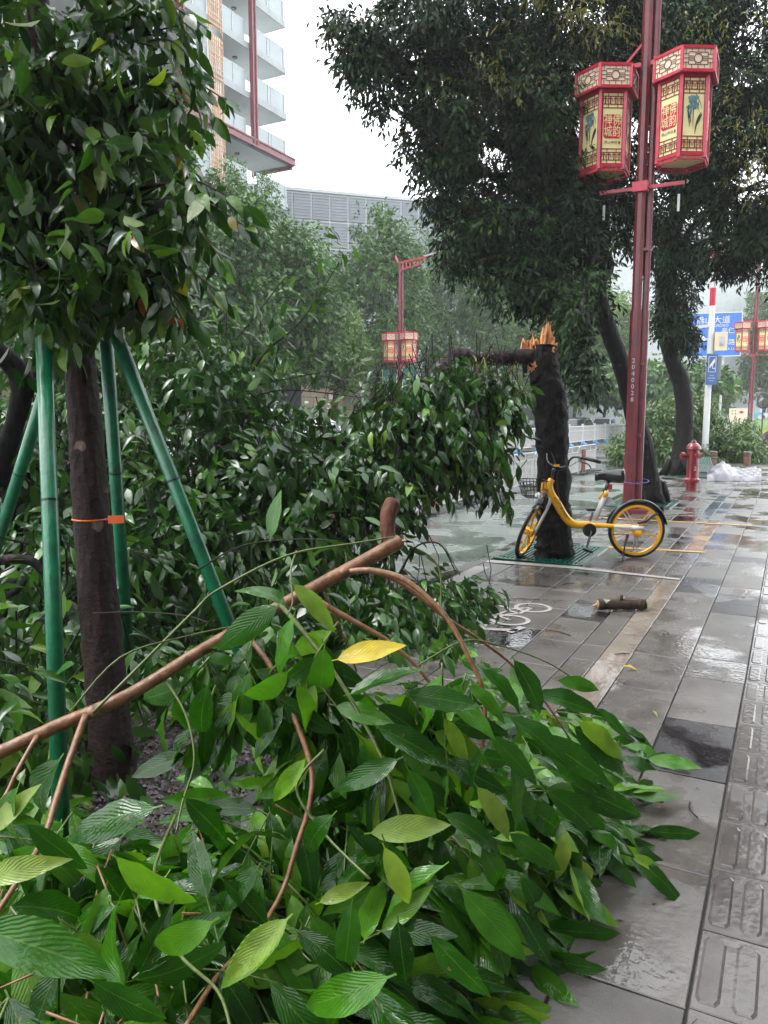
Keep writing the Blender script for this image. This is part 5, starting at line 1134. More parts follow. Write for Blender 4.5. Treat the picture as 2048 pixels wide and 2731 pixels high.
rc = c1(1190, 950); wheel(rc, xa, V3(0, 0, 1), -ya, .9)
fu = nrm(xa * .363 + V3(0, 0, .932)); fv = nrm(xa * -.43 - ya * .90 + V3(0, 0, .167)); fv = nrm(fv - fu * (fu @ fv)); fw = np.cross(fu, fv)
fc = c1(322, 962, -.02); wheel(fc, fu, fv, fw, .3)
mb = MB(); sp = spline([c1(497, 540), c1(478, 585), c1(492, 655), c1(545, 735), c1(595, 820), c1(650, 885), c1(715, 908), c1(812, 905)], 5); mb.tube(sp, list(np.interp(np.linspace(0, 1, len(sp)), [0, .12, .3, .8, 1], [.034, .038, .046, .044, .038])), 14)
mb.build('frame', M['yellow'], bk, smooth=True)
mb = MB(); mb.tube([c1(800, 888), c1(815, 925)], [.034, .034], 12); mb.tube(spline([c1(812, 905, -.03), c1(1000, 912, -.07), c1(1225, 928, -.075)], 4), [.03, .028, .027, .025, .024, .023, .022, .021, .02], 10); mb.tube([c1(812, 905, .03), c1(1225, 928, .075)], .02, 8)
mb.build('chainstay', M['yellow'], bk, smooth=True)
mb = MB(); mb.bar(c1(985, 912, -.098), c1(1225, 930, -.098), .034, .004, up=tuple(-ya)); 
mb.tube([c1(1130, 920, -.088), c1(1222, 932, -.09)], [.026, .024], 10); mb.build('white_fairing', M['white_paint'], bk, smooth=True)
mb = MB(); mb.tube([c1(930, 660), c1(850, 870)], [.028, .032], 14); mb.build('seat_tube', M['white_paint'], bk, smooth=True)
MB().prism([(0, 0), (.15, .03), (.09, .1), (.02, .11)], c1(905, 760, .02), xa, V3(0, 0, 1), -.04).build('lock_box', M['white_paint'], bk)
mb = MB(); mb.tube([c1(912, 655), c1(940, 662)], .045, 12); mb.tube([c1(880, 700), c1(905, 650), c1(950, 652)], .012, 8); mb.build('seat_clamp', M['yellow'], bk, smooth=True)
mb = MB(); mb.tube([c1(920, 650), c1(952, 560)], .018, 12); mb.tube([c1(915, 640), c1(930, 625)], .026, 10); mb.build('seat_post', M['black_gloss'], bk, smooth=True)
# saddle
V = []; N = 13; prof = np.linspace(0, 1, N)
for i, t in enumerate(prof):
    x = -.0 + .295 * t; w = (.022 + .075 * max(0, (t - .3) / .7) ** 1.3) * (1 if t < .93 else .7) * (.6 if t < .04 else 1); zt_ = .0 + .012 * math.sin(t * 3.14) + .018 * t * t; hh = .085 + .05 * min(1, max(0, (t - .25) / .25)) + .03 * min(1, max(0, (t - .55) / .2))
    for k in range(10):
        a = 2 * math.pi * k / 10; V.append(c1(842, 512) + xa * x + ya * w * math.cos(a) + V3(0, 0, zt_ + (hh * .5) * math.sin(a) * (.9 if math.sin(a) > 0 else 1.1) - .01))
mb = MB(); mb.add(V, [(i * 10 + k, i * 10 + (k + 1) % 10, (i + 1) * 10 + (k + 1) % 10, (i + 1) * 10 + k) for i in range(N - 1) for k in range(10)] + [tuple(range(10))[::-1], tuple((N - 1) * 10 + k for k in range(10))])
mb.build('saddle', M['black_gloss'], bk, smooth=True)
# steering
mb = MB(); mb.tube([c1(497, 540), c1(505, 470), c1(512, 448)], [.02, .018, .016], 12); mb.build('stem', M['black_gloss'], bk, smooth=True)
mb = MB(); mb.tube(spline([c1(452, 255, .16), c1(482, 295, .14), c1(470, 345, .1), c1(470, 400, .05), c1(500, 432, .0), c1(548, 446, -.04), c1(600, 430, -.1), c1(608, 385, -.14), c1(640, 355, -.17), c1(700, 362, -.2)], 4), .0115, 9); mb.build('handlebar', M['black_gloss'], bk, smooth=True)
for a, b2_ in (((370, 213, .2), (452, 255, .16)), ((700, 360, -.2), (828, 392, -.26))):
    MB().tube([c1(*a), c1(*((np.array(a) * .5 + np.array(b2_) * .5))), c1(*b2_)], [.018, .019, .017], 12).build('grip', M['black'], bk, smooth=True)
for pts in ([(460, 262, .15), (440, 290, .13), (395, 282, .14), (350, 280, .16)], [(690, 370, -.2), (690, 395, -.21), (740, 410, -.22), (762, 445, -.23)]):
    MB().tube(spline([c1(*p) for p in pts], 3), .007, 6).build('brake_lever', M['black_gloss'], bk)
MB().tube([c1(450, 262, .15), c1(468, 290, .14)], .02, 10).build('bell', M['chrome'], bk); MB().box(c1(528, 428, -.03), (.055, .03, .022), Mz).build('lamp', M['yellow'], bk)
MB().tube([c1(672, 362, -.19), c1(680, 398, -.2)], .014, 8).build('brake_clamp', M['chrome'], bk)
mb = MB()
for s_ in (-1, 1): mb.tube(spline([c1(455, 640) + fw * .03 * s_, c1(452, 720) + fw * .045 * s_, fc + fw * .06 * s_], 4), [.022, .021, .02, .019, .018, .017, .016, .015, .014], 9)
mb.build('fork', M['white_paint'], bk, smooth=True)
MB().prism([(0, 0), (.04, .1), (.035, .19), (-.005, .17), (-.02, .03)], c1(425, 700, .0), xa, V3(0, 0, 1), -.035).build('front_cover', M['yellow'], bk)
def guard(c, u, v, w, a0, a1, r_, hw, mat, n=26):
    m_ = MB(); V = []
    for i in range(n + 1):
        a = a0 + (a1 - a0) * i / n; e = u * math.cos(a) + v * math.sin(a)
        for k, (dr_, ww) in enumerate(((-.018, -hw), (0, -hw * .8), (.008, 0), (0, hw * .8), (-.018, hw))): V.append(c + e * (r_ + dr_) + w * ww)
    m_.add(V, [(i * 5 + k, i * 5 + k + 1, (i + 1) * 5 + k + 1, (i + 1) * 5 + k) for i in range(n) for k in range(4)]); return m_.build('mudguard', M[mat], bk, smooth=True)
guard(rc, xa, V3(0, 0, 1), -ya, math.radians(10), math.radians(168), .325, .034, 'black_gloss'); guard(fc, fu, fv, fw, math.radians(-25), math.radians(40), .32, .03, 'black_gloss', 12)
MB().tube(spline([c1(1180, 885, -.07), c1(1240, 872, -.07), c1(1300, 828, -.06), c1(1345, 815, -.04)], 4), [.014, .016, .018, .018, .018, .017, .017, .016, .016, .015, .014, .013, .012], 8).build('guard_stay', M['black_gloss'], bk, smooth=True)
MB().prism([(0, 0), (.07, .02), (.085, -.10), (.05, -.15), (.03, -.06)], c1(1350, 770, .02), xa, V3(0, 0, 1), -.04).build('mud_flap', M['black_gloss'], bk)
MB().tube([c1(800, 945, -.07), c1(800, 945, -.055)], [.07, .072], 24).build('chain_guard', M['black_gloss'], bk)
mb = MB(); mb.tube([c1(812, 948, -.085), c1(775, 1085, -.09)], [.014, .012], 8); mb.tube([c1(812, 948, .06), c1(848, 812, .07)], [.012, .012], 8); mb.build('crank', M['black_gloss'], bk)
MB().box(c1(778, 1102, -.13), (.09, .08, .024), Mz @ Matrix.Rotation(.3, 3, 'Y')).build('pedal', M['black'], bk); MB().box(c1(842, 795, .11), (.085, .08, .024), Mz).build('pedal', M['black'], bk)
mb = MB(); mb.tube([c1(1100, 975, -.09), c1(1075, 1060, -.11)], [.017, .012], 8); mb.tube([c1(1075, 1060, -.11), c1(1040, 1200, -.17)], [.008, .007], 8); mb.tube([c1(1045, 1190, -.165), c1(1038, 1207, -.172)], .011, 6); mb.build('kickstand', M['black_gloss'], bk)
MB().tube([c1(860, 985, -.06), c1(1080, 978, -.06)], .004, 5).build('chain', M['black'], bk)
MB().tube([c1(1150, 962, -.07), c1(1200, 965, -.07)], [.04, .05], 16).build('brake_drum', M['yellow'], bk)
for pts in ([(455, 260, .15), (500, 330, .08), (520, 450, -.02), (470, 600, -.03), (440, 760, -.05)], [(690, 372, -.2), (600, 440, -.12), (530, 500, -.05), (560, 720, -.05), (640, 860, -.05)]):
    MB().tube(spline([c1(*p) for p in pts], 5), .0035, 5).build('cable', M['black'], bk, smooth=True)
MB().box(c1(960, 600, .0), (.05, .03, .05), Mz).build('rear_reflector', M['red_bright'], bk)
# basket of wire
bsk = MB()
x0, x1 = -.07, .14
for z in (.66, .745, .835):
    e = .0 + (z - .66) * .25; P4 = [L_(x0 - e, -.16 - e, z), L_(x1, -.13 - e, z), L_(x1, .13 + e, z), L_(x0 - e, .16 + e, z)]
    for i in range(4): bsk.bar(P4[i], P4[(i + 1) % 4], .009 if z > .8 else .006)
for i in range(7):
    for yy in (-1, 1):
        x = x0 + (x1 - x0) * i / 6; bsk.bar(L_(x, yy * .15, .66), L_(x - .02, yy * .19, .835), .005)
for i in range(6):
    yy = -.15 + .06 * i; bsk.bar(L_(x0, yy, .66), L_(x0 - .045, yy * 1.25, .835), .005); bsk.bar(L_(x0, yy, .66), L_(x1, yy, .66), .005)
bsk.build('basket', M['black'], bk)
meshobj('lettering', TEXTS['BOAX › 單 | 日照'], bk, basis(xa, V3(0, 0, 1), -ya, c1(563, 762, -.0485) - W0) @ Matrix.Rotation(math.radians(-57), 4, 'Z') @ Matrix.Scale(.034, 4), M['twig_dark'])
bgm = thing('plastic_bag', c1(390, 690, -.05), 'crumpled white plastic bag caught at the front of the yellow bicycle', 'bag')
V = []; F = []; nU, nV2 = 10, 8
for i in range(nV2 + 1):
    th = math.pi * i / nV2
    for k in range(nU):
        a = 2 * math.pi * k / nU; r_ = .05 * (1 + .35 * (rng.random() - .5)); V.append(c1(390, 690, -.05) + xa * r_ * math.sin(th) * math.cos(a) + ya * r_ * math.sin(th) * math.sin(a) + V3(0, 0, r_ * 1.2 * math.cos(th)))
F = [(i * nU + k, i * nU + (k + 1) % nU, (i + 1) * nU + (k + 1) % nU, (i + 1) * nU + k) for i in range(nV2) for k in range(nU)]
MB().add(V, F).build('bag_skin', M['bag'], bgm)

# ================================================================== LANTERN POLES
ZUP = V3(0, 0, 1)
def lantern(loc, zb_, zt_, capz, R, Rc, flip, label, group, detail=True):
    """hexagonal palace lantern; loc=(x,y), body from zb_ to zt_, cap up to capz"""
    t = thing('hexagonal_lantern', (loc[0], loc[1], zb_), label, 'lantern', group); c0 = V3(loc[0], loc[1], 0)
    ap = R * math.cos(math.pi / 6); apc = Rc * math.cos(math.pi / 6); Hb = zt_ - zb_; Hc = capz - zt_; k_ = R / .41
    verts = [V3(math.cos(math.radians(30 + 60 * k)), math.sin(math.radians(30 + 60 * k)), 0) for k in range(6)]
    fr = MB()
    for k in range(6):
        a = c0 + verts[k] * R; fr.bar(a + ZUP * (zb_ - .05 * k_), a + ZUP * zt_, .05 * k_, .05 * k_)
        for z, r_, w in ((zb_, R, .045), (zt_ - .02, R, .05)): fr.bar(c0 + verts[k] * r_ + ZUP * z, c0 + verts[(k + 1) % 6] * r_ + ZUP * z, .04 * k_, w * k_)
    fr.build('frame', M['red_bright'], t)
    cf = MB()
    for k in range(6):
        for z, w in ((zt_ + .01, .045), (capz, .045)): cf.bar(c0 + verts[k] * Rc + ZUP * z, c0 + verts[(k + 1) % 6] * Rc + ZUP * z, .04 * k_, w * k_)
        a = c0 + verts[k] * Rc; cf.bar(a + ZUP * zt_, a + ZUP * capz, .045 * k_)
        cf.bar(c0 + verts[k] * Rc * .98 + ZUP * (capz + .01), c0 + verts[k] * .1 + ZUP * (capz + .1 * k_), .03 * k_)
    cf.build('cap_frame', M['red_bright'], t)
    P6 = [tuple(v[:2] * R * .97) for v in verts]; MB().prism(P6, c0 + ZUP * (zb_ + .0), (1, 0, 0), (0, 1, 0), .02).build('bottom_plate', M['cream'], t)
    P6 = [tuple(v[:2] * Rc * .97) for v in verts]; MB().prism(P6, c0 + ZUP * (zt_ - .01), (1, 0, 0), (0, 1, 0), .015).build('cap_soffit', M['lantern_dark'], t)
    P6 = [tuple(v[:2] * Rc * .97) for v in verts]; MB().prism(P6, c0 + ZUP * (capz - .01), (1, 0, 0), (0, 1, 0), .015).build('roof_plate', M['lantern_dark'], t)
    fg = MB()
    for k in range(6):
        a, b = c0 + verts[k] * R, c0 + verts[(k + 1) % 6] * R
        fg.bar(a + ZUP * (zb_ - .075 * k_), b + ZUP * (zb_ - .075 * k_), .02 * k_, .018 * k_)
        for j in range(1, 9): p = a + (b - a) * j / 9; fg.bar(p + ZUP * (zb_ - .075 * k_), p + ZUP * zb_, .014 * k_)
    fg.build('fringe', M['red_bright'], t)
    for k in range(6):
        n = V3(math.cos(math.radians(60 * k)), math.sin(math.radians(60 * k)), 0); tt = np.cross(ZUP, n); f0 = c0 + n * (ap + .001)
        hw = R / 2 - .035 * k_
        MB().prism([(-hw, 0), (hw, 0), (hw, Hb - .04), (-hw, Hb - .04)], f0 + ZUP * (zb_ + .02) - n * .012, tt, ZUP, .01).build('panel', M['cream'], t)
        fc_ = c0 + n * (apc + .001); hc = Rc / 2 - .03 * k_
        MB().prism([(-hc, 0), (hc, 0), (hc, Hc - .03), (-hc, Hc - .03)], fc_ + ZUP * (zt_ + .02) - n * .012, tt, ZUP, .01).build('cap_panel', M['cream_pale'], t)
        def bar2(mb, o, x0, y0, x1, y1, w, d=.006): mb.bar(o + tt * x0 + ZUP * y0, o + tt * x1 + ZUP * y1, w * k_, d, up=tuple(n)) if False else mb.prism([(min(x0, x1) - w * k_ / 2, min(y0, y1) - w * k_ / 2), (max(x0, x1) + w * k_ / 2, min(y0, y1) - w * k_ / 2), (max(x0, x1) + w * k_ / 2, max(y0, y1) + w * k_ / 2), (min(x0, x1) - w * k_ / 2, max(y0, y1) + w * k_ / 2)], o, tt, ZUP, d)
        cp = MB(); zc = zt_ + Hc / 2 + .01; o = fc_ + ZUP * zc; q = .11 * k_
        for i in range(16):
            a0, a1 = 2 * math.pi * i / 16, 2 * math.pi * (i + 1) / 16; r0, r1 = .058 * k_, .072 * k_
            cp.prism([(r0 * math.cos(a0), r0 * math.sin(a0)), (r1 * math.cos(a0), r1 * math.sin(a0)), (r1 * math.cos(a1), r1 * math.sin(a1)), (r0 * math.cos(a1), r0 * math.sin(a1))], o, tt, ZUP, .006)
        hh = Hc / 2 - .03 * k_
        for sx in (-1, 1):
            bar2(cp, o, sx * .07 * k_, 0, sx * hc, 0, .0075); bar2(cp, o, sx * .075 * k_, -.03 * k_, sx * .15 * k_, -.03 * k_, .007); bar2(cp, o, sx * .075 * k_, .03 * k_, sx * .15 * k_, .03 * k_, .007)
            bar2(cp, o, sx * .15 * k_, -.08 * k_, sx * .15 * k_, .08 * k_, .007); bar2(cp, o, sx * .1 * k_, hh * .62, sx * .1 * k_, hh, .007); bar2(cp, o, sx * .1 * k_, -hh * .62, sx * .1 * k_, -hh, .007)
            bar2(cp, o, sx * .19 * k_, .06 * k_, sx * .19 * k_, hh, .007); bar2(cp, o, sx * .19 * k_, -.06 * k_, sx * .19 * k_, -hh, .007); bar2(cp, o, sx * .15 * k_, .06 * k_, sx * .23 * k_, .06 * k_, .007); bar2(cp, o, sx * .15 * k_, -.06 * k_, sx * .23 * k_, -.06 * k_, .007)
            bar2(cp, o, sx * .04 * k_, .07 * k_, sx * .04 * k_, hh * .62, .007); bar2(cp, o, sx * .04 * k_, -.07 * k_, sx * .04 * k_, -hh * .62, .007)
        for sy in (-1, 1): bar2(cp, o, -.15 * k_, sy * hh * .62, .15 * k_, sy * hh * .62, .007); bar2(cp, o, 0, sy * hh * .62, 0, sy * hh, .007)
        cp.build('cap_fretwork', M['lantern_dark'], t)
        ft = MB()
        for (za, zb2) in ((zb_ + .03, zb_ + .03 + .23 * k_), (zt_ - .05 - .23 * k_, zt_ - .05)):
            o = f0 + ZUP * za; h = zb2 - za
            for yy in (0, h * .24, h * .76, h): bar2(ft, o, -hw, yy, hw, yy, .013)
            for xx in (-hw * .45, hw * .45): bar2(ft, o, xx, 0, xx, h, .011)
            for j in range(4):
                xc = -hw * .75 + j * hw * .5; bar2(ft, o, xc, h * .26, xc, h * .7, .018); bar2(ft, o, xc - .022 * k_, h * .62, xc + .022 * k_, h * .62, .014); bar2(ft, o, xc - .03 * k_, h * .4, xc - .03 * k_, h * .6, .007); bar2(ft, o, xc + .03 * k_, h * .4, xc + .03 * k_, h * .6, .007)
        for sx in (-1, 1): bar2(ft, f0 + ZUP * zb_, sx * hw, .02, sx * hw, Hb - .03, .02)
        ft.build('fretwork', M['lantern_dark'], t)
        m0 = zb_ + Hb * .5
        if (k + flip) % 2 == 0:    # red seal and caption
            o = f0 + n * .004 + ZUP * (m0 + .02 * k_); sw_, sh_ = .145 * k_, .185 * k_
            sl_ = MB(); sl_.prism([(-sw_, -sh_ * .8), (-sw_ * .8, -sh_), (sw_ * .8, -sh_), (sw_, -sh_ * .8), (sw_, sh_ * .8), (sw_ * .8, sh_), (-sw_ * .8, sh_), (-sw_, sh_ * .8)], o - n * .003, tt, ZUP, .003); s_ = sl_.build('seal', M['red_bright'], t)
            for txt_, dz in (('禅佛', .088), ('城韵', -.088)):
                meshobj('lettering', TEXTS[txt_], s_, basis(tt, ZUP, n, o + n * .003 + ZUP * (dz * k_) - np.array(t.location), 1) @ Matrix.Diagonal((.14 * k_, .19 * k_, 1, 1)), M['cream'])
            meshobj('lettering', TEXTS['佛山禅城'], t, basis(tt, ZUP, n, o + n * .003 + ZUP * (-.25 * k_) - tt * .02 * k_ - np.array(t.location), .055 * k_), M['ink_black'])
            MB().prism([(.018 * k_ * math.cos(a), .028 * k_ * math.sin(a)) for a in np.linspace(0, 6.0, 10)], o + ZUP * (-.25 * k_) + tt * .12 * k_, tt, ZUP, .002).build('red_dot', M['red_bright'], t)
        else:                      # brush painting: loose washes and strokes
            o = f0 + n * .002 + ZUP * m0; r3 = random.Random(5)
            w1_ = MB()
            for i in range(16): cx, cy = r3.uniform(-.09, .05), r3.uniform(.0, .3); rr = r3.uniform(.02, .05); w1_.prism([(k_ * (cx + rr * math.cos(a) * r3.uniform(.7, 1.2)), k_ * (cy + rr * math.sin(a) * r3.uniform(.7, 1.3))) for a in np.linspace(0, 5.6, 9)], o + n * (.0004 * i), tt, ZUP, .001)
            w1_.build('wash', M['ink_blue'], t)
            w2_ = MB()
            for (ax, ay, bx, by, cx, cy, w) in ((.12, .02, .05, -.08, .03, -.30, .03), (.0, .12, -.01, 0, .0, -.22, .014), (-.08, .12, -.1, -.02, -.05, -.18, .018), (.08, .2, .04, .1, .1, .02, .01), (-.05, .02, -.04, -.1, -.07, -.2, .01), (.13, .0, .1, -.06, .06, -.16, .03), (-.1, .05, -.06, -.04, -.03, -.14, .02), (.02, .3, .09, .2, .13, .08, .012)):
                for u_ in range(6):
                    q0, q1 = u_ / 6., (u_ + 1) / 6.; f_ = lambda s_: ((1 - s_) ** 2 * ax + 2 * s_ * (1 - s_) * bx + s_ * s_ * cx, (1 - s_) ** 2 * ay + 2 * s_ * (1 - s_) * by + s_ * s_ * cy)
                    a, b = f_(q0), f_(q1); wa, wb = w * math.sin(math.pi * (q0 * .8 + .15)), w * math.sin(math.pi * (q1 * .8 + .15))
                    w2_.prism([(k_ * (a[0] - wa / 2), k_ * a[1]), (k_ * (b[0] - wb / 2), k_ * b[1]), (k_ * (b[0] + wb / 2), k_ * b[1]), (k_ * (a[0] + wa / 2), k_ * a[1])], o + n * .004, tt, ZUP, .001)
            w2_.build('brush_stroke', M['ink_black'], t)
    return t
def octa(mb, c, r, z0, z1, rot=math.pi / 8, n=8):
    V = []
    for z in (z0, z1):
        for k in range(n): a = 2 * math.pi * k / n + rot; V.append((c[0] + r * math.cos(a), c[1] + r * math.sin(a), z))
    mb.add(V, [(k, (k + 1) % n, n + (k + 1) % n, n + k) for k in range(n)] + [tuple(range(n))[::-1], tuple(range(n, 2 * n))])
def lamp_pole(base, label, zbot, zbody, zcap, top, off, k_, group, names, flips=(0, 1), number=True, arm_top=True):
    t = thing('lamp_pole', base, label, 'lamp post', group); b = np.array(base, float); c = b + V3(-.02, 0, 0) * k_; z0 = b[2]
    mb = MB(); octa(mb, c, .074 * k_, z0, top); mb.build('post', M['red_paint'], t)
    mb = MB(); octa(mb, c, .092 * k_, z0, z0 + 3.1 * k_); mb.build('base_sleeve', M['red_paint'], t)
    c2 = c + V3(.115, .10, 0) * k_
    mb = MB(); octa(mb, c2, .052 * k_, z0, top); mb.build('side_post', M['red_paint'], t)
    mb = MB(); octa(mb, c2, .064 * k_, z0, z0 + 3.1 * k_); mb.build('side_sleeve', M['red_paint'], t)
    MB().box((c[0] + .08 * k_, c[1] + .01, z0 + .03), (.5 * k_, .4 * k_, .06)).build('foot_plate', M['red_paint'], t)
    for z in (1.2, 2.3, 4.0): MB().box((c[0] + .09 * k_, c[1], z0 + z * k_), (.1 * k_, .05 * k_, .04 * k_)).build('bracket', M['red_paint'], t)
    za = zbot - .30 * k_; mb = MB(); mb.bar(c + V3(-off - .05, 0, za - z0), c + V3(off + .05, 0, za - z0), .035 * k_, .05 * k_); mb.box(c + V3(0, 0, za - z0), (.22 * k_, .24 * k_, .14 * k_)); mb.build('lower_arm', M['red_bright'], t)
    zt_ = zcap + .06 * k_; mb = MB(); mb.bar(c + V3(-off - .1, 0, zt_ - z0), c + V3(off + .1, 0, zt_ - z0), .045 * k_, .06 * k_); mb.bar(c + V3(-off * .6, 0, zt_ - z0 + .0), c + V3(0, 0, zt_ - z0 + .35 * k_), .03 * k_); mb.build('upper_arm', M['red_bright'], t)
    scr = MB()
    for i in range(9): scr.lathe([(.012 * k_, 0), (.012 * k_, .02 * k_)], tuple(c + V3(.12 * k_, -.06 * k_, zbody - z0 + .05 + i * .045 * k_)), 6)
    scr.build('scroll_trim', M['red_bright'], t)
    if number:
        m_ = TEXTS['2\n0\n4\n0\n0\n2\n8']; n = V3(math.sin(math.radians(8)), -math.cos(math.radians(8)), 0) * 1.; n = V3(0, -1, 0)
        meshobj('lettering', m_, t, basis(np.cross(ZUP, n), ZUP, n, V3(-.015 * k_, 0, (z0 - b[2]) + 2.05 * k_) + n * .087 * k_, .098 * k_), M['white_paint'])
    for sx, nm, fl_ in ((-1, names[0], flips[0]), (1, names[1], flips[1])):
        lc = c + V3(sx * off, 0, 0)
        lantern((lc[0], lc[1]), zbot, zbody, zcap, (.41 if k_ < 1 else .372) * k_, (.51 if k_ < 1 else .462) * k_, fl_, nm, 'hexagonal lanterns hung on the lamp poles')
    return t, c
def seg_rod(c, ztop, zbot, ln, label, group):
    t = thing('hanging_rod', (c[0], c[1], zbot), label, 'rod', group)
    MB().tube([c[:2].tolist() + [zbot], c[:2].tolist() + [zbot + ln]], .018, 8).build('rod', M['white_paint'], t); MB().tube([c[:2].tolist() + [zbot + ln], c[:2].tolist() + [ztop]], .003, 4).build('cord', M['steel_dark'], t)
pb = G(1679, 1366); zB, zT, zC = HT(430, pb[0] + .55, pb[1]), HT(222, pb[0] + .55, pb[1]), HT(160, pb[0] + .55, pb[1])
LPG = 'maroon lamp poles with paired lanterns'
pl, pc = lamp_pole(pb, 'near maroon lamp pole numbered 2040028, behind the rear wheel of the yellow bicycle', zB, zT, zC, 11.5, .56, 1., LPG,
          ('near left lantern beside the dark canopy, its red seal facing the camera', 'near right lantern, largest one, painted panel at right of its red seal'), (1, 0))
for sx, py0, py1, lb2 in ((-1, 548, 590, 'white rod dangling under the near left lantern'), (1, 518, 563, 'white rod dangling under the near right lantern')):
    q = pc + V3(sx * .54, 0, 0); z1, z0_ = HT(py0, q[0], q[1]), HT(py1, q[0], q[1]); seg_rod(q, zB - .3, z0_, z1 - z0_, lb2, 'white rods hung below the near lanterns')
# blue cord round the pole foot
cr = thing('blue_cord', pb + V3(0, 0, .5), 'thin blue cord tied round the near maroon lamp pole', 'cord'); ring = [pc + V3(.09 + .2 * math.cos(a), .15 * math.sin(a), .50 + .03 * math.sin(a)) for a in np.linspace(0, 6.283, 20)]
MB().tube(ring, .007, 5, False).build('loop', simple('blue_cord', (.12, .12, .4), .5), cr)
# pole on the far pavement with green banners
p = PX(1066, 1110, -17.3); fb = V3(-17.3, p[1], .02); k2 = .93
zB2, zT2, zC2 = HT(962, *fb[:2]), HT(908, *fb[:2]), HT(890, *fb[:2])
pl2, pc2 = lamp_pole(fb, 'far maroon lamp pole across the road with green banners under its lanterns', zB2, zT2, zC2, HT(700, *fb[:2]), .5, .86, LPG,
          ('left lantern of the pole across the road, above a green banner', 'right lantern of the pole across the road, above a green banner'), (1, 1), number=False)
mb = MB(); ztp = HT(702, *fb[:2]); mb.bar(pc2 + V3(0, 0, ztp), pc2 + V3(1.9, -.3, ztp + .12), .08); 
for i in range(6): mb.bar(pc2 + V3(.15 + i * .2, 0, ztp - .35 + .03 * i), pc2 + V3(.15 + i * .2, 0, ztp), .04)
mb.bar(pc2 + V3(0, 0, ztp - .35), pc2 + V3(1.2, 0, ztp - .15), .05); mb.bar(pc2 + V3(-.1, 0, ztp), pc2 + V3(-.25, 0, ztp + .35), .06); mb.build('lamp_arm', M['red_bright'], pl2)
MB().bar(pc2 + V3(1.5, -.3, ztp + .12), pc2 + V3(2.4, -.45, ztp + .22), .14, .06).build('lamp_head', M['white_dirty'], pl2)
for sx, lb2 in ((-1, 'left green banner with gold characters, half hidden by the far pole'), (1, 'right green banner with gold characters and pale fringe')):
    o_ = V3(pc2[0] + sx * .55 + .0, pc2[1], zB2 - .42); t = thing('green_banner', o_, lb2, 'banner', 'green banners under the far lanterns')
    n = nrm(V3(0, 0, H) * 0 + V3(-o_[0], -o_[1], 0)); tt = np.cross(ZUP, n); w, h = .36, 1.12; V = []; 
    for j in range(7):
        for i in range(7): V.append(o_ + tt * (-w + 2 * w * i / 6) * (1 - .08 * j / 6) + ZUP * (-h * j / 6) + n * (.03 * math.sin(i * 1.3 + j * .6)))
    mb = MB(); mb.add(V, [(j * 7 + i, j * 7 + i + 1, (j + 1) * 7 + i + 1, (j + 1) * 7 + i) for j in range(6) for i in range(6)]); b_ = mb.build('cloth', M['banner_green'], t, smooth=True)
    mb = MB()
    for i in range(9): p = o_ + tt * (-w + 2 * w * i / 8) * .93 - ZUP * h; mb.bar(p, p - ZUP * (.07 + .05 * (i % 2)), .06, .02)
    for s2 in (-1, 1): mb.bar(o_ + tt * s2 * w, o_ + tt * s2 * w * .93 - ZUP * h, .035, .03)
    mb.build('fringe', M['cream_pale'], t)
    meshobj('lettering', TEXTS['北\n帝\n诞'], t, basis(tt, ZUP, n, n * .05 - ZUP * h * .5, .27), M['banner_gold'])
# third pole down the near pavement
p = A(1999, 1110, 46); tb3 = V3(p[0], p[1], 0); zB3, zT3, zC3 = HT(934, *tb3[:2]), HT(876, *tb3[:2]), HT(860, *tb3[:2])
pl3, pc3 = lamp_pole(tb3, 'third maroon lamp pole far down the pavement at the right edge', zB3, zT3, zC3, HT(600, *tb3[:2]), .62, .98, LPG,
          ('left lantern of the distant pole beside the blue road sign', 'right lantern of the distant pole at the picture edge'), (1, 0), number=True)

# ================================================================== SIGNS, WHITE POLE, HYDRANT
wb = G(1878, 1234); wp = thing('white_pole', wb, 'white camera pole with red bands, grey box and blue notice', 'pole'); r_ = .092
ztop = HT(560, *wb[:2]); bands = [(0, 760 * 0 + 816, 'white_paint'), (816, 768, 'red_bright'), (768, 718, 'white_paint'), (718, 670, 'red_bright'), (670, 560, 'white_paint')]
zprev = 0.
for i, (a, b, m_) in enumerate(bands):
    z1 = HT(b, *wb[:2]); mb = MB(); rr = r_ * (1.15 if i == 0 else 1); mb.lathe([(rr, zprev), (r_, z1)], (wb[0], wb[1], 0), 18); mb.build('red_band' if 'red' in m_ else 'shaft', M[m_], wp, smooth=False); zprev = z1
zz = HT(868, *wb[:2]); mb = MB(); mb.bar(wb + ZUP * zz, wb + ZUP * (zz - .12) + RT * -1.0, .09); mb.build('side_arm', M['white_paint'], wp)
zc_ = HT(912, *wb[:2]); mb = MB(); mb.box(wb + ZUP * zc_ + RT * .27 - HF * .12, (.36, .22, .58), Matrix.Rotation(math.radians(20), 3, 'Z')); mb.build('equipment_box', M['cream_pale'], wp)
mb = MB(); mb.box(wb + ZUP * (zc_ + .0) + RT * .27 - HF * .235, (.15, .02, .3), Matrix.Rotation(math.radians(20), 3, 'Z')); mb.build('box_door', M['white_dirty'], wp)
zc_ = HT(990, *wb[:2]); MB().box(wb + ZUP * (zc_ + .1) + RT * .24, (.24, .1, .75), Matrix.Rotation(math.radians(25), 3, 'Z')).build('grey_cabinet', M['louvre'], wp)
ns = thing('camera_notice', wb + ZUP * (zc_ - .1), 'small blue notice with white camera symbol strapped to the white pole', 'sign')
n = nrm(-HF * .9 + V3(.25, 0, 0)); tt = np.cross(ZUP, n); o_ = wb + ZUP * (HT(986, *wb[:2])) + n * .16 - tt * .0 + RT * -.02; w, h = .195, .49
lc = lambda: np.array(ns.location)
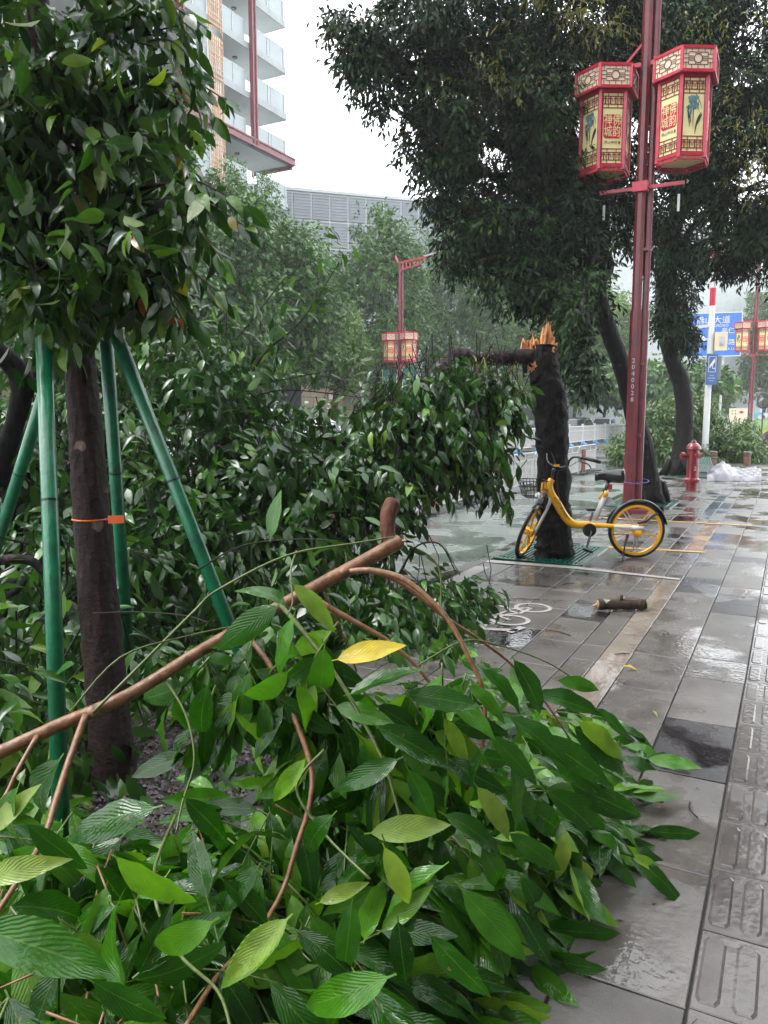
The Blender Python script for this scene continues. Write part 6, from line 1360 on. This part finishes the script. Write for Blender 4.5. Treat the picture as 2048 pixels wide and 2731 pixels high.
MB().prism([(-w, -h), (w, -h), (w, h), (-w, h)], o_, tt, ZUP, .02).build('board', M['sign_blue2'], ns)
mb = MB()
for a, b in (((-.13, -.08), (.13, -.08)), ((.13, -.08), (.13, .40)), ((.13, .40), (-.13, .40)), ((-.13, .40), (-.13, -.08))): mb.bar(o_ + n * .024 + tt * a[0] + ZUP * a[1], o_ + n * .024 + tt * b[0] + ZUP * b[1], .014, .006, up=tuple(n))
mb.build('border', M['white_paint'], ns)
mb = MB(); mb.prism([(-.10, .12), (-.07, .07), (.02, .13), (.10, .24), (.10, .34), (.06, .32)], o_ + n * .022, tt, ZUP, .004); mb.prism([(-.105, .06), (-.07, .035), (-.06, .06), (-.09, .09)], o_ + n * .022, tt, ZUP, .004)
for a, b in (((.015, .13), (.02, .03)), ((.02, .03), (.09, .03)), ((.09, .0), (.09, .06))): mb.bar(o_ + n * .024 + tt * a[0] + ZUP * a[1], o_ + n * .024 + tt * b[0] + ZUP * b[1], .022, .006, up=tuple(n))
mb.build('camera_symbol', M['white_paint'], ns)
for s_, dz, sz in (('公共区域', -.2, .045), ('视频监控区域', -.28, .045), ('佛山公安', -.36, .04)): meshobj('lettering', TEXTS[s_], ns, basis(tt, ZUP, n, o_ + n * .023 + ZUP * dz - lc(), sz), M['white_paint'])
# big direction sign
sgc = A(1898, 893, 60); ds = thing('direction_sign', (sgc[0], sgc[1], 0), 'big blue road direction sign with white Chinese lettering and arrows', 'road sign')
n = nrm(V3(-.02, -1, 0)); n = nrm(-HF * .85 + V3(-.22, -.1, 0)); tt = np.cross(ZUP, n); o_ = sgc; lc = np.array(ds.location); w, h = 2.15, 1.68
MB().prism([(-w, -h), (w, -h), (w, h), (-w, h)], o_, tt, ZUP, .06).build('board', M['sign_blue'], ds)
mb = MB()
for a, b in (((-w, -h), (w, -h)), ((w, -h), (w, h)), ((w, h), (-w, h)), ((-w, h), (-w, -h))): mb.bar(o_ + n * .07 + tt * a[0] * .985 + ZUP * a[1] * .985, o_ + n * .07 + tt * b[0] * .985 + ZUP * b[1] * .985, .06, .01, up=tuple(n))
mb.build('border', M['white_paint'], ds)
def dl(x, y): return o_ + n * .075 + tt * x + ZUP * y
for s_, x, y, sz in (('佛山大道', .05, 1.08, .62), ('FOSHAN DADAO', .0, .68, .3), ('南路', -.95, -.33, .42), ('亲仁', 1.15, .25, .5), ('文华路', .95, -.62, .5), ('WENHUA LU', .95, -1.12, .28), ('南路', -1.1, -1.2, .36)):
    meshobj('lettering', TEXTS[s_], ds, basis(tt, ZUP, n, dl(x, y) - lc, sz), M['white_paint'])
mb = MB(); 
for a, b in (((-1.15, .05), (-1.15, .4)), ((-2.0, -.05), (-.7, -.05)), ((-.7, -.05), (-.45, -.33)), ((-.45, -.33), (-.7, -.62)), ((-.7, -.62), (-2.0, -.62)), ((-.45, -.33), (.05, -.33))): mb.bar(dl(*a), dl(*b), .1, .01, up=tuple(n))
mb.prism([(-1.4, .3), (-.9, .3), (-1.15, .62)], o_ + n * .07, tt, ZUP, .01); mb.prism([(.0, -.6), (.3, -.33), (.0, -.06)], o_ + n * .07, tt, ZUP, .01); mb.build('arrow', M['white_paint'], ds)
for s_ in (-1, 1): MB().tube([V3(o_[0], o_[1], 0) - n * .12 + tt * s_ * .9, V3(o_[0], o_[1], o_[2] + h) - n * .12 + tt * s_ * .9], .09, 10).build('post', M['white_dirty'], ds)
# fire hydrant
hb = G(1844, 1307); hy = thing('fire_hydrant', hb, 'red fire hydrant standing on the wet pavement before the dark trunk', 'fire hydrant')
def hz(py): return HT(py, hb[0], hb[1])
z0, z1, z2, z3, z4, z5, z6 = 0, hz(1288), hz(1278), hz(1262), hz(1200), hz(1190), hz(1177)
mb = MB(); mb.lathe([(.11, 0), (.112, z1), (.16, z1 + .01), (.165, z2), (.12, z2 + .03), (.115, z3), (.112, z4), (.125, z4 + .01)], tuple(hb), 22); mb.build('barrel', M['hydrant'], hy, smooth=False)
mb = MB(); mb.lathe([(.135, z4 + .0), (.15, z4 + .02), (.135, z5), (.09, z5 + .05), (.05, z5 + .07), (.05, z6), (.03, z6 + .015)], tuple(hb), 22); mb.build('bonnet', M['hydrant'], hy)
mb = MB()
for k in range(8): a = k * .785; mb.lathe([(.014, z2 - .01), (.014, z2 + .02)], (hb[0] + .145 * math.cos(a), hb[1] + .145 * math.sin(a), 0), 6)
mb.build('bolt', M['hydrant'], hy)
zn = hz(1215)
for d, r2, l_ in ((-RT, .062, .24), (nrm(-HF + RT * .2), .05, .17), (RT, .05, .15)):
    c = hb + ZUP * zn; o = MB().tube([c + d * .08, c + d * (l_ - .06), c + d * (l_ - .055), c + d * l_, c + d * (l_ + .002), c + d * (l_ + .03)], [r2 * .8, r2 * .8, r2 * 1.15, r2 * 1.15, r2 * .4, r2 * .4], 14); o.build('outlet', M['hydrant'], hy)
meshobj('lettering', TEXTS['2'], hy, basis(RT, ZUP, -HF, ZUP * hz(1249) - HF * .125, .12), M['white_paint'])
# tilted loose grate, tarpaulin, bollards
tg_ = thing('loose_grate', G(1868, 1262), 'green slatted grate knocked up on edge beside the red hydrant', 'grate'); c = np.array(tg_.location)
for i in range(9): a = c + RT * (-.02 + i * .045) + ZUP * .02; MB().bar(a - HF * .1, a + RT * .07 + HF * .45 + ZUP * .38, .024, .02).build('slat', M['grate'], tg_)
mb = MB(); mb.bar(c + RT * -.06 + HF * .45 + ZUP * .42, c + RT * .7 + HF * .5 + ZUP * .36, .035); mb.bar(c - RT * .04 - HF * .1 + ZUP * .02, c + RT * .4 - HF * .1 + ZUP * .02, .03); mb.build('rail', M['grate'], tg_)
tp = thing('tarpaulin', G(1960, 1275), 'crumpled grey white tarpaulin heaped on the pavement right of the hydrant', 'tarpaulin')
nX, nY = 34, 22; V = []
for j in range(nY):
    for i in range(nX):
        u_, v_ = i / (nX - 1.), j / (nY - 1.); p = G(1885 + 145 * u_, 1284 - 30 * v_); e = max(0, 1 - abs(u_ - .28) / .27) ** .75 * math.sin(math.pi * min(1, v_ * 1.1)) ** .8
        hgt = .27 * e + .05 * abs(math.sin(u_ * 21 + v_ * 9)) * (1 if .02 < v_ < .98 else 0) + .05 * abs(math.sin(u_ * 9 - v_ * 13)) + .008 + .02 * rng.random()
        V.append(p + ZUP * hgt * (1 if 0 < j < nY - 1 else .2))
mb = MB(); mb.add(V, [(j * nX + i, j * nX + i + 1, (j + 1) * nX + i + 1, (j + 1) * nX + i) for j in range(nY - 1) for i in range(nX - 1)]); mb.build('cloth', M['sheet'], tp, smooth=True)
for (px, py, lb2) in ((1901, 1240, 'short brown ringed bollard right beside the white pole'), (1991, 1242, 'short brown ringed bollard behind the tarpaulin, middle one'), (2043, 1226, 'short brown ringed bollard at the right edge')):
    c = G(px, py); t = thing('bollard', c, lb2, 'bollard', 'brown stone bollards across the pavement'); z = .42
    MB().lathe([(.098, 0), (.105, z * .3), (.098, z * .34), (.11, z * .55), (.1, z * .6), (.115, z * .8), (.105, z * .84)], tuple(c), 16).build('post', M['bollard'], t); MB().lathe([(.12, z * .86), (.12, z), (.09, z + .015)], tuple(c), 16).build('cap', M['slab'], t)
# painted hoarding and cabinet at the right edge
c = A(2045, 1133, 50); hd = thing('painted_hoarding', (c[0], c[1], 0), 'colourful painted hoarding with sky and meadow at the right edge', 'hoarding')
zt_, zm, zl, zb_ = HT(1100, *c[:2]), HT(1117, *c[:2]), HT(1148, *c[:2]), HT(1163, *c[:2])
for a, b, m_, nm in ((zm, zt_, 'board_sky', 'sky_strip'), (zl, zm, 'board_green', 'meadow_strip'), (zb_, zl, 'board_yellow', 'path_strip')): MB().box((c[0] + .5, c[1], (a + b) / 2), (2.6, .08, b - a - .004)).build(nm, M[m_], hd)
mb = MB()
for cx, cz, r_ in ((-.35, zm + .12, .22), (-.1, zm + .2, .26), (.2, zm + .1, .2)): mb.prism([(r_ * math.cos(a), r_ * .7 * math.sin(a)) for a in np.linspace(0, 5.8, 12)], (c[0] + cx, c[1] - .045, cz), (1, 0, 0), (0, 0, 1), .01)
mb.build('painted_cloud', M['white_paint'], hd); MB().prism([(.3 * math.cos(a), .34 * math.sin(a)) for a in np.linspace(0, 5.8, 12)], (c[0] + .35, c[1] - .045, zl + .3), (1, 0, 0), (0, 0, 1), .01).build('painted_flower', M['board_orange'], hd)
MB().box((c[0] + .5, c[1], zb_ / 2), (2.6, .12, zb_)).build('plinth', M['bollard'], hd)
c = A(1968, 1110, 60); cbx = thing('service_cabinet', (c[0], c[1], 0), 'pale service cabinet with a red diamond mark, far behind the fallen tree', 'cabinet'); zt_ = HT(1089, *c[:2])
MB().box((c[0], c[1], zt_ / 2), (1.25, .6, zt_)).build('body', M['cream_pale'], cbx); MB().prism([(-.2, 0), (0, -.13), (.2, 0), (0, .13)], (c[0] + .25, c[1] - .31, zt_ - .3), (1, 0, 0), (0, 0, 1), .01).build('diamond', M['red_bright'], cbx)
for i in range(2):
    for j in range(2): MB().prism([(.06 * math.cos(a), .06 * math.sin(a)) for a in np.linspace(0, 5.5, 8)], (c[0] - .4 + .22 * i, c[1] - .31, zt_ - .2 - .22 * j), (1, 0, 0), (0, 0, 1), .01).build('vent', M['louvre'], cbx)
t = thing('roundel_sign', A(2033, 1070, 44) * V3(1, 1, 0), 'dark round ring sign on a board beside the far right trunk', 'sign'); q = A(2036, 1068, 43.8)
mb = MB(); mb.tube([q + V3(.3 * math.cos(a), 0, .42 * math.sin(a)) for a in np.linspace(0, 6.283, 25)], .06, 6, False); mb.build('ring', M['steel_dark'], t); MB().box(q * V3(1, 1, 0) + ZUP * (q[2] / 2), (.08, .08, q[2])).build('post', M['steel_dark'], t)

# ================================================================== BARRIERS, ROAD FENCE
def barrier(a, b, label, h=.78):
    a, b = np.array(a, float), np.array(b, float); t = thing('crowd_barrier', (a + b) / 2, label, 'barrier', 'white steel barriers along the cycle lane'); L = np.linalg.norm(b - a); d = (b - a) / L; z = ZUP * h
    mb = MB(); mb.tube([a, a + z * .94, a + d * .05 + z, b - d * .05 + z, b + z * .94, b], .018, 8); mb.tube([a + z * .80, b + z * .80], .012, 6); mb.tube([a + z * .14, b + z * .14], .014, 6)
    for s_ in (.33, .67): mb.tube([a + d * L * s_ + z * .8, a + d * L * s_ + z], .012, 6)
    mb.build('frame', M['white_dirty'], t); n = int(L / .085); mb = MB()
    for i in range(1, n): p = a + d * L * i / n; mb.bar(p + z * .14, p + z * .8, .016)
    mb.build('upright_bars', M['white_dirty'], t)
    for p in (a + d * .12, b - d * .12): MB().bar(p + V3(-.22, 0, .02), p + V3(.22, 0, .02), .04).build('foot', M['steel_dark'], t)
    return t
ys = [3.2, 5.2, 7.2, 9.2, 11.2, 13.2, 15.2, 17.2, 19.2, 21.2]
nm_ = ['nearest', 'second', 'third', 'fourth', 'fifth', 'sixth', 'seventh', 'eighth', 'ninth', 'farthest']
for i, y in enumerate(ys):
    x = -5.3 + .02 * i; barrier((x, y, -.1), (x + .03, y + 1.9, -.1), 'white steel barrier beside the cycle lane, %s of the row' % nm_[i])
for (px, py, y_, w_, lb2) in ((876, 1370, 8.2, .34, 'red and white sign board on the barrier, seen under the fallen leaves'), (1158, 1345, 12.6, .3, 'small red board on the barrier, mostly behind leaves')):
    t = thing('barrier_board', (-5.2, y_, 0), lb2, 'sign', 'red boards hung on the barriers'); q = PX(px, py, -5.2); c = V3(-5.2, q[1], .32)
    MB().box(c, (.03, w_ * 1.3, .66)).build('board', M['red_sign'], t); mb = MB(); mb.prism([(-.2, -.3), (.05, -.1), (.2, .0), (.2, .12), (-.2, -.16)], c + V3(.018, 0, 0), (0, 1, 0), (0, 0, 1), .004); mb.prism([(.0, .12), (.08, .12), (.08, .3), (.0, .3)], c + V3(.018, 0, 0), (0, 1, 0), (0, 0, 1), .004); mb.build('white_mark', M['white_paint'], t)
t = thing('barrier_board', (-5.1, 20.3, 0), 'narrow rust red board on the farthest barrier behind the handlebar', 'sign', 'red boards hung on the barriers'); q = PX(1556, 1230, -5.05); MB().box((-5.05, q[1], .28), (.03, .36, .62)).build('board', M['rust'], t)
def fence(a, b, label, h=1.08):
    a, b = np.array(a, float), np.array(b, float); t = thing('road_fence', (a + b) / 2, label, 'fence', 'white fence panels down the middle of the road'); L = np.linalg.norm(b - a); d = (b - a) / L; z = ZUP * h
    mb = MB(); mb.bar(a + z * .95, b + z * .95, .05, .07); mb.bar(a + z * .17, b + z * .17, .05, .05); mb.bar(a + z * .72, b + z * .72, .03, .03); mb.build('rail', M['white_dirty'], t)
    mb = MB(); mb.box(a + z * .52, (.09, .09, h * 1.04)); mb.box(a + z * 1.06, (.12, .12, .05)); mb.build('post', M['white_paint'], t); mb = MB(); n = int(L / .12)
    for i in range(1, n): p = a + d * L * i / n; mb.bar(p + z * .17, p + z * .95, .035)
    mb.build('pales', M['white_dirty'], t)
    mb = MB(); mb.lathe([(.2, 0), (.19, .04), (.07, .09), (.05, .16)], tuple(a + V3(.1, 0, 0)), 10); mb.build('foot', M['cone_blue'], t)
    return t
y = 11.4; i = 0
od = ['first', 'second', 'third', 'fourth', 'fifth', 'sixth', 'seventh', 'eighth', 'ninth', 'tenth', 'eleventh', 'twelfth', 'thirteenth', 'fourteenth', 'fifteenth', 'sixteenth', 'seventeenth', 'eighteenth', 'nineteenth', 'twentieth', 'twenty first', 'twenty second']
while y < 78:
    fence((-10.7, y, -.1), (-10.7, y + 3.05, -.1), 'white road fence panel on a blue foot, %s from the near end' % od[i]); y += 3.05; i += 1

# ================================================================== CARS
def car(loc, rz, paint, label, h=1.5, L=4.5, suv=False):
    t = thing('parked_car', loc, label, 'car', 'cars beyond the road fence', rz); w = .9; hb = .86 if not suv else .95
    st = [(0, .45, .62, .70), (.12, .3, .70, .82), (.5, .25, .80, .9), (1.15, .25, hb + .02, .9), (1.9, .25, hb, .91), (3.0, .25, hb + .02, .91), (3.7, .25, hb + .04, .9), (4.25, .3, hb - .02, .84), (4.45, .42, hb - .2, .74)]
    V = []; 
    for (x, zl, zb2, hw) in st:
        x = (x - 2.25) * L / 4.5; V += [(x, -hw * .92, zl), (x, -hw, zl + .12), (x, -hw, zb2 - .14), (x, -hw * .9, zb2), (x, hw * .9, zb2), (x, hw, zb2 - .14), (x, hw, zl + .12), (x, hw * .92, zl)]
    F = [(i * 8 + k, i * 8 + (k + 1) % 8, (i + 1) * 8 + (k + 1) % 8, (i + 1) * 8 + k) for i in range(len(st) - 1) for k in range(8)] + [tuple(range(8))[::-1], tuple((len(st) - 1) * 8 + k for k in range(8))]
    MB().add(V, F).build('body', M[paint], t, world=False)
    rs = 4.3 if suv else 3.95
    roof = [(1.05, hb - .02, .84), (1.75, h - .1, .70), (2.1, h, .66), (3.1, h, .66), (rs - .45, h - .12, .68), (rs, hb + .02, .80)]
    V = []
    for x, z, hw in roof: x = (x - 2.25) * L / 4.5; V += [(x, -hw, z), (x, hw, z)]
    low = [((x - 2.25) * L / 4.5, s_ * .84, hb - .03) for x in (1.05, rs) for s_ in (-1, 1)]
    mb = MB(); n = len(roof); mb.add(V, [(2 * i, 2 * i + 1, 2 * i + 3, 2 * i + 2) for i in range(n - 1)] + [tuple(2 * i for i in range(n)), tuple(2 * i + 1 for i in reversed(range(n)))]); mb.build('cabin', M[paint], t, world=False)
    X = lambda x: (x - 2.25) * L / 4.5
    for s_ in (-1, 1):
        for (a, b) in ((1.35, 2.35), (2.42, rs - .35)):
            za = min(h - .16, hb + (a - 1.05) * .85); P_ = [(X(a), hb + .04), (X(b), hb + .04), (X(b - (.15 if b > 3 else 0)), h - .16), (X(a + .42 if a < 2 else a), h - .16)]
            y0, y1 = .86, .705; vv = [(P_[0][0], s_ * y0, P_[0][1]), (P_[1][0], s_ * y0, P_[1][1]), (P_[2][0], s_ * y1, P_[2][1]), (P_[3][0], s_ * y1, P_[3][1])]
            MB().add(vv, [(0, 1, 2, 3)]).build('side_window', M['glass_dark'], t, world=False)
    MB().add([(X(1.08), -.76, hb + .05), (X(1.08), .76, hb + .05), (X(1.7), .64, h - .12), (X(1.7), -.64, h - .12)], [(0, 1, 2, 3)]).build('windscreen', M['glass_dark'], t, world=False)
    MB().add([(X(rs) + .01, -.7, hb + .08), (X(rs) + .01, .7, hb + .08), (X(rs - .42) + .02, .62, h - .14), (X(rs - .42) + .02, -.62, h - .14)], [(0, 1, 2, 3)]).build('rear_window', M['glass_dark'], t, world=False)
    for x in (.85, 3.6):
        for s_ in (-1, 1):
            wh = MB().lathe([(.2, -.1), (.32, -.1), (.33, -.06), (.33, .06), (.32, .1), (.2, .1)], (X(x), s_ * .83, .33), 18, 'y').build('tyre', M['black'], t, world=False); MB().lathe([(.03, -.108), (.2, -.105), (.2, .105), (.03, .108)], (X(x), s_ * .83, .33), 14, 'y').build('rim', M['chrome'], t, world=False)
    for s_ in (-1, 1): MB().box((X(.1), s_ * .6, .62), (.12, .32, .13)).build('headlight', M['lit_white'] if False else M['chrome'], t, world=False); MB().box((X(4.4), s_ * .62, .72), (.1, .25, .14)).build('tail_light', M['red_sign'], t, world=False); MB().box((X(1.45), s_ * .98, hb + .08), (.12, .18, .12)).build('mirror', M[paint], t, world=False)
    return t
HP = math.pi / 2
for (px, X_, rz, pt, h, suv, lb2) in ((1150, -13.3, HP, 'car_white', 1.62, True, 'white tall car beyond the fence, its roof showing through the fallen leaves'),
    (800, -14.2, HP, 'car_white', 1.5, False, 'white car left of the tall white one, behind the fallen crown'), (1545, -13.0, -HP, 'car_silver', 1.52, False, 'silver car between the snapped trunk and the near lamp pole'),
    (1610, -15.2, HP, 'car_white', 1.5, False, 'white car just beyond the silver one, far down the road'), (1650, -16.2, HP, 'car_white', 1.5, False, 'distant white car half hidden by the near lamp pole'),
    (1440, -15.5, HP, 'car_black', 1.45, False, 'dark car behind the fence, left of the snapped trunk'), (600, -15.0, HP, 'car_white', 1.9, True, 'high white van seen through leaves at the left'), (1950, -5.5, HP, 'car_white', 1.5, False, 'white and red car far away beyond the uprooted tree')):
    q = PX(px, 1125, X_); Y_ = q[1] if px != 1950 else 58; car((X_, Y_, -.1), rz, pt, lb2, h, 4.5 if h < 1.8 else 5., suv)
# dark container wall and bikes behind the cars
dk = thing('dark_hoarding', (-20, 62, 0), 'long dark low hoarding behind the cars far down the road', 'hoarding')
for i in range(10): MB().box((-19.5, 50 + i * 3.02, 1.15), (.1, 2.95, 2.1)).build('panel', M['steel_dark'], dk)

# ================================================================== RAINY AIR
hz_ = MB().box((0, 190, 27), (420, 620, 57)).build('haze', newmat('rain_haze')[0]); hz_['kind'] = 'stuff'
m = hz_.data.materials[0]; t = m.node_tree; t.nodes.remove(t.nodes['Principled BSDF']); v = t.nodes.new('ShaderNodeVolumePrincipled'); v.inputs['Color'].default_value = (.95, .97, 1, 1); v.inputs['Density'].default_value = .0009; v.inputs['Anisotropy'].default_value = .2
t.links.new(v.outputs[0], t.nodes['Material Output'].inputs['Volume']); m.name = 'rain_haze'
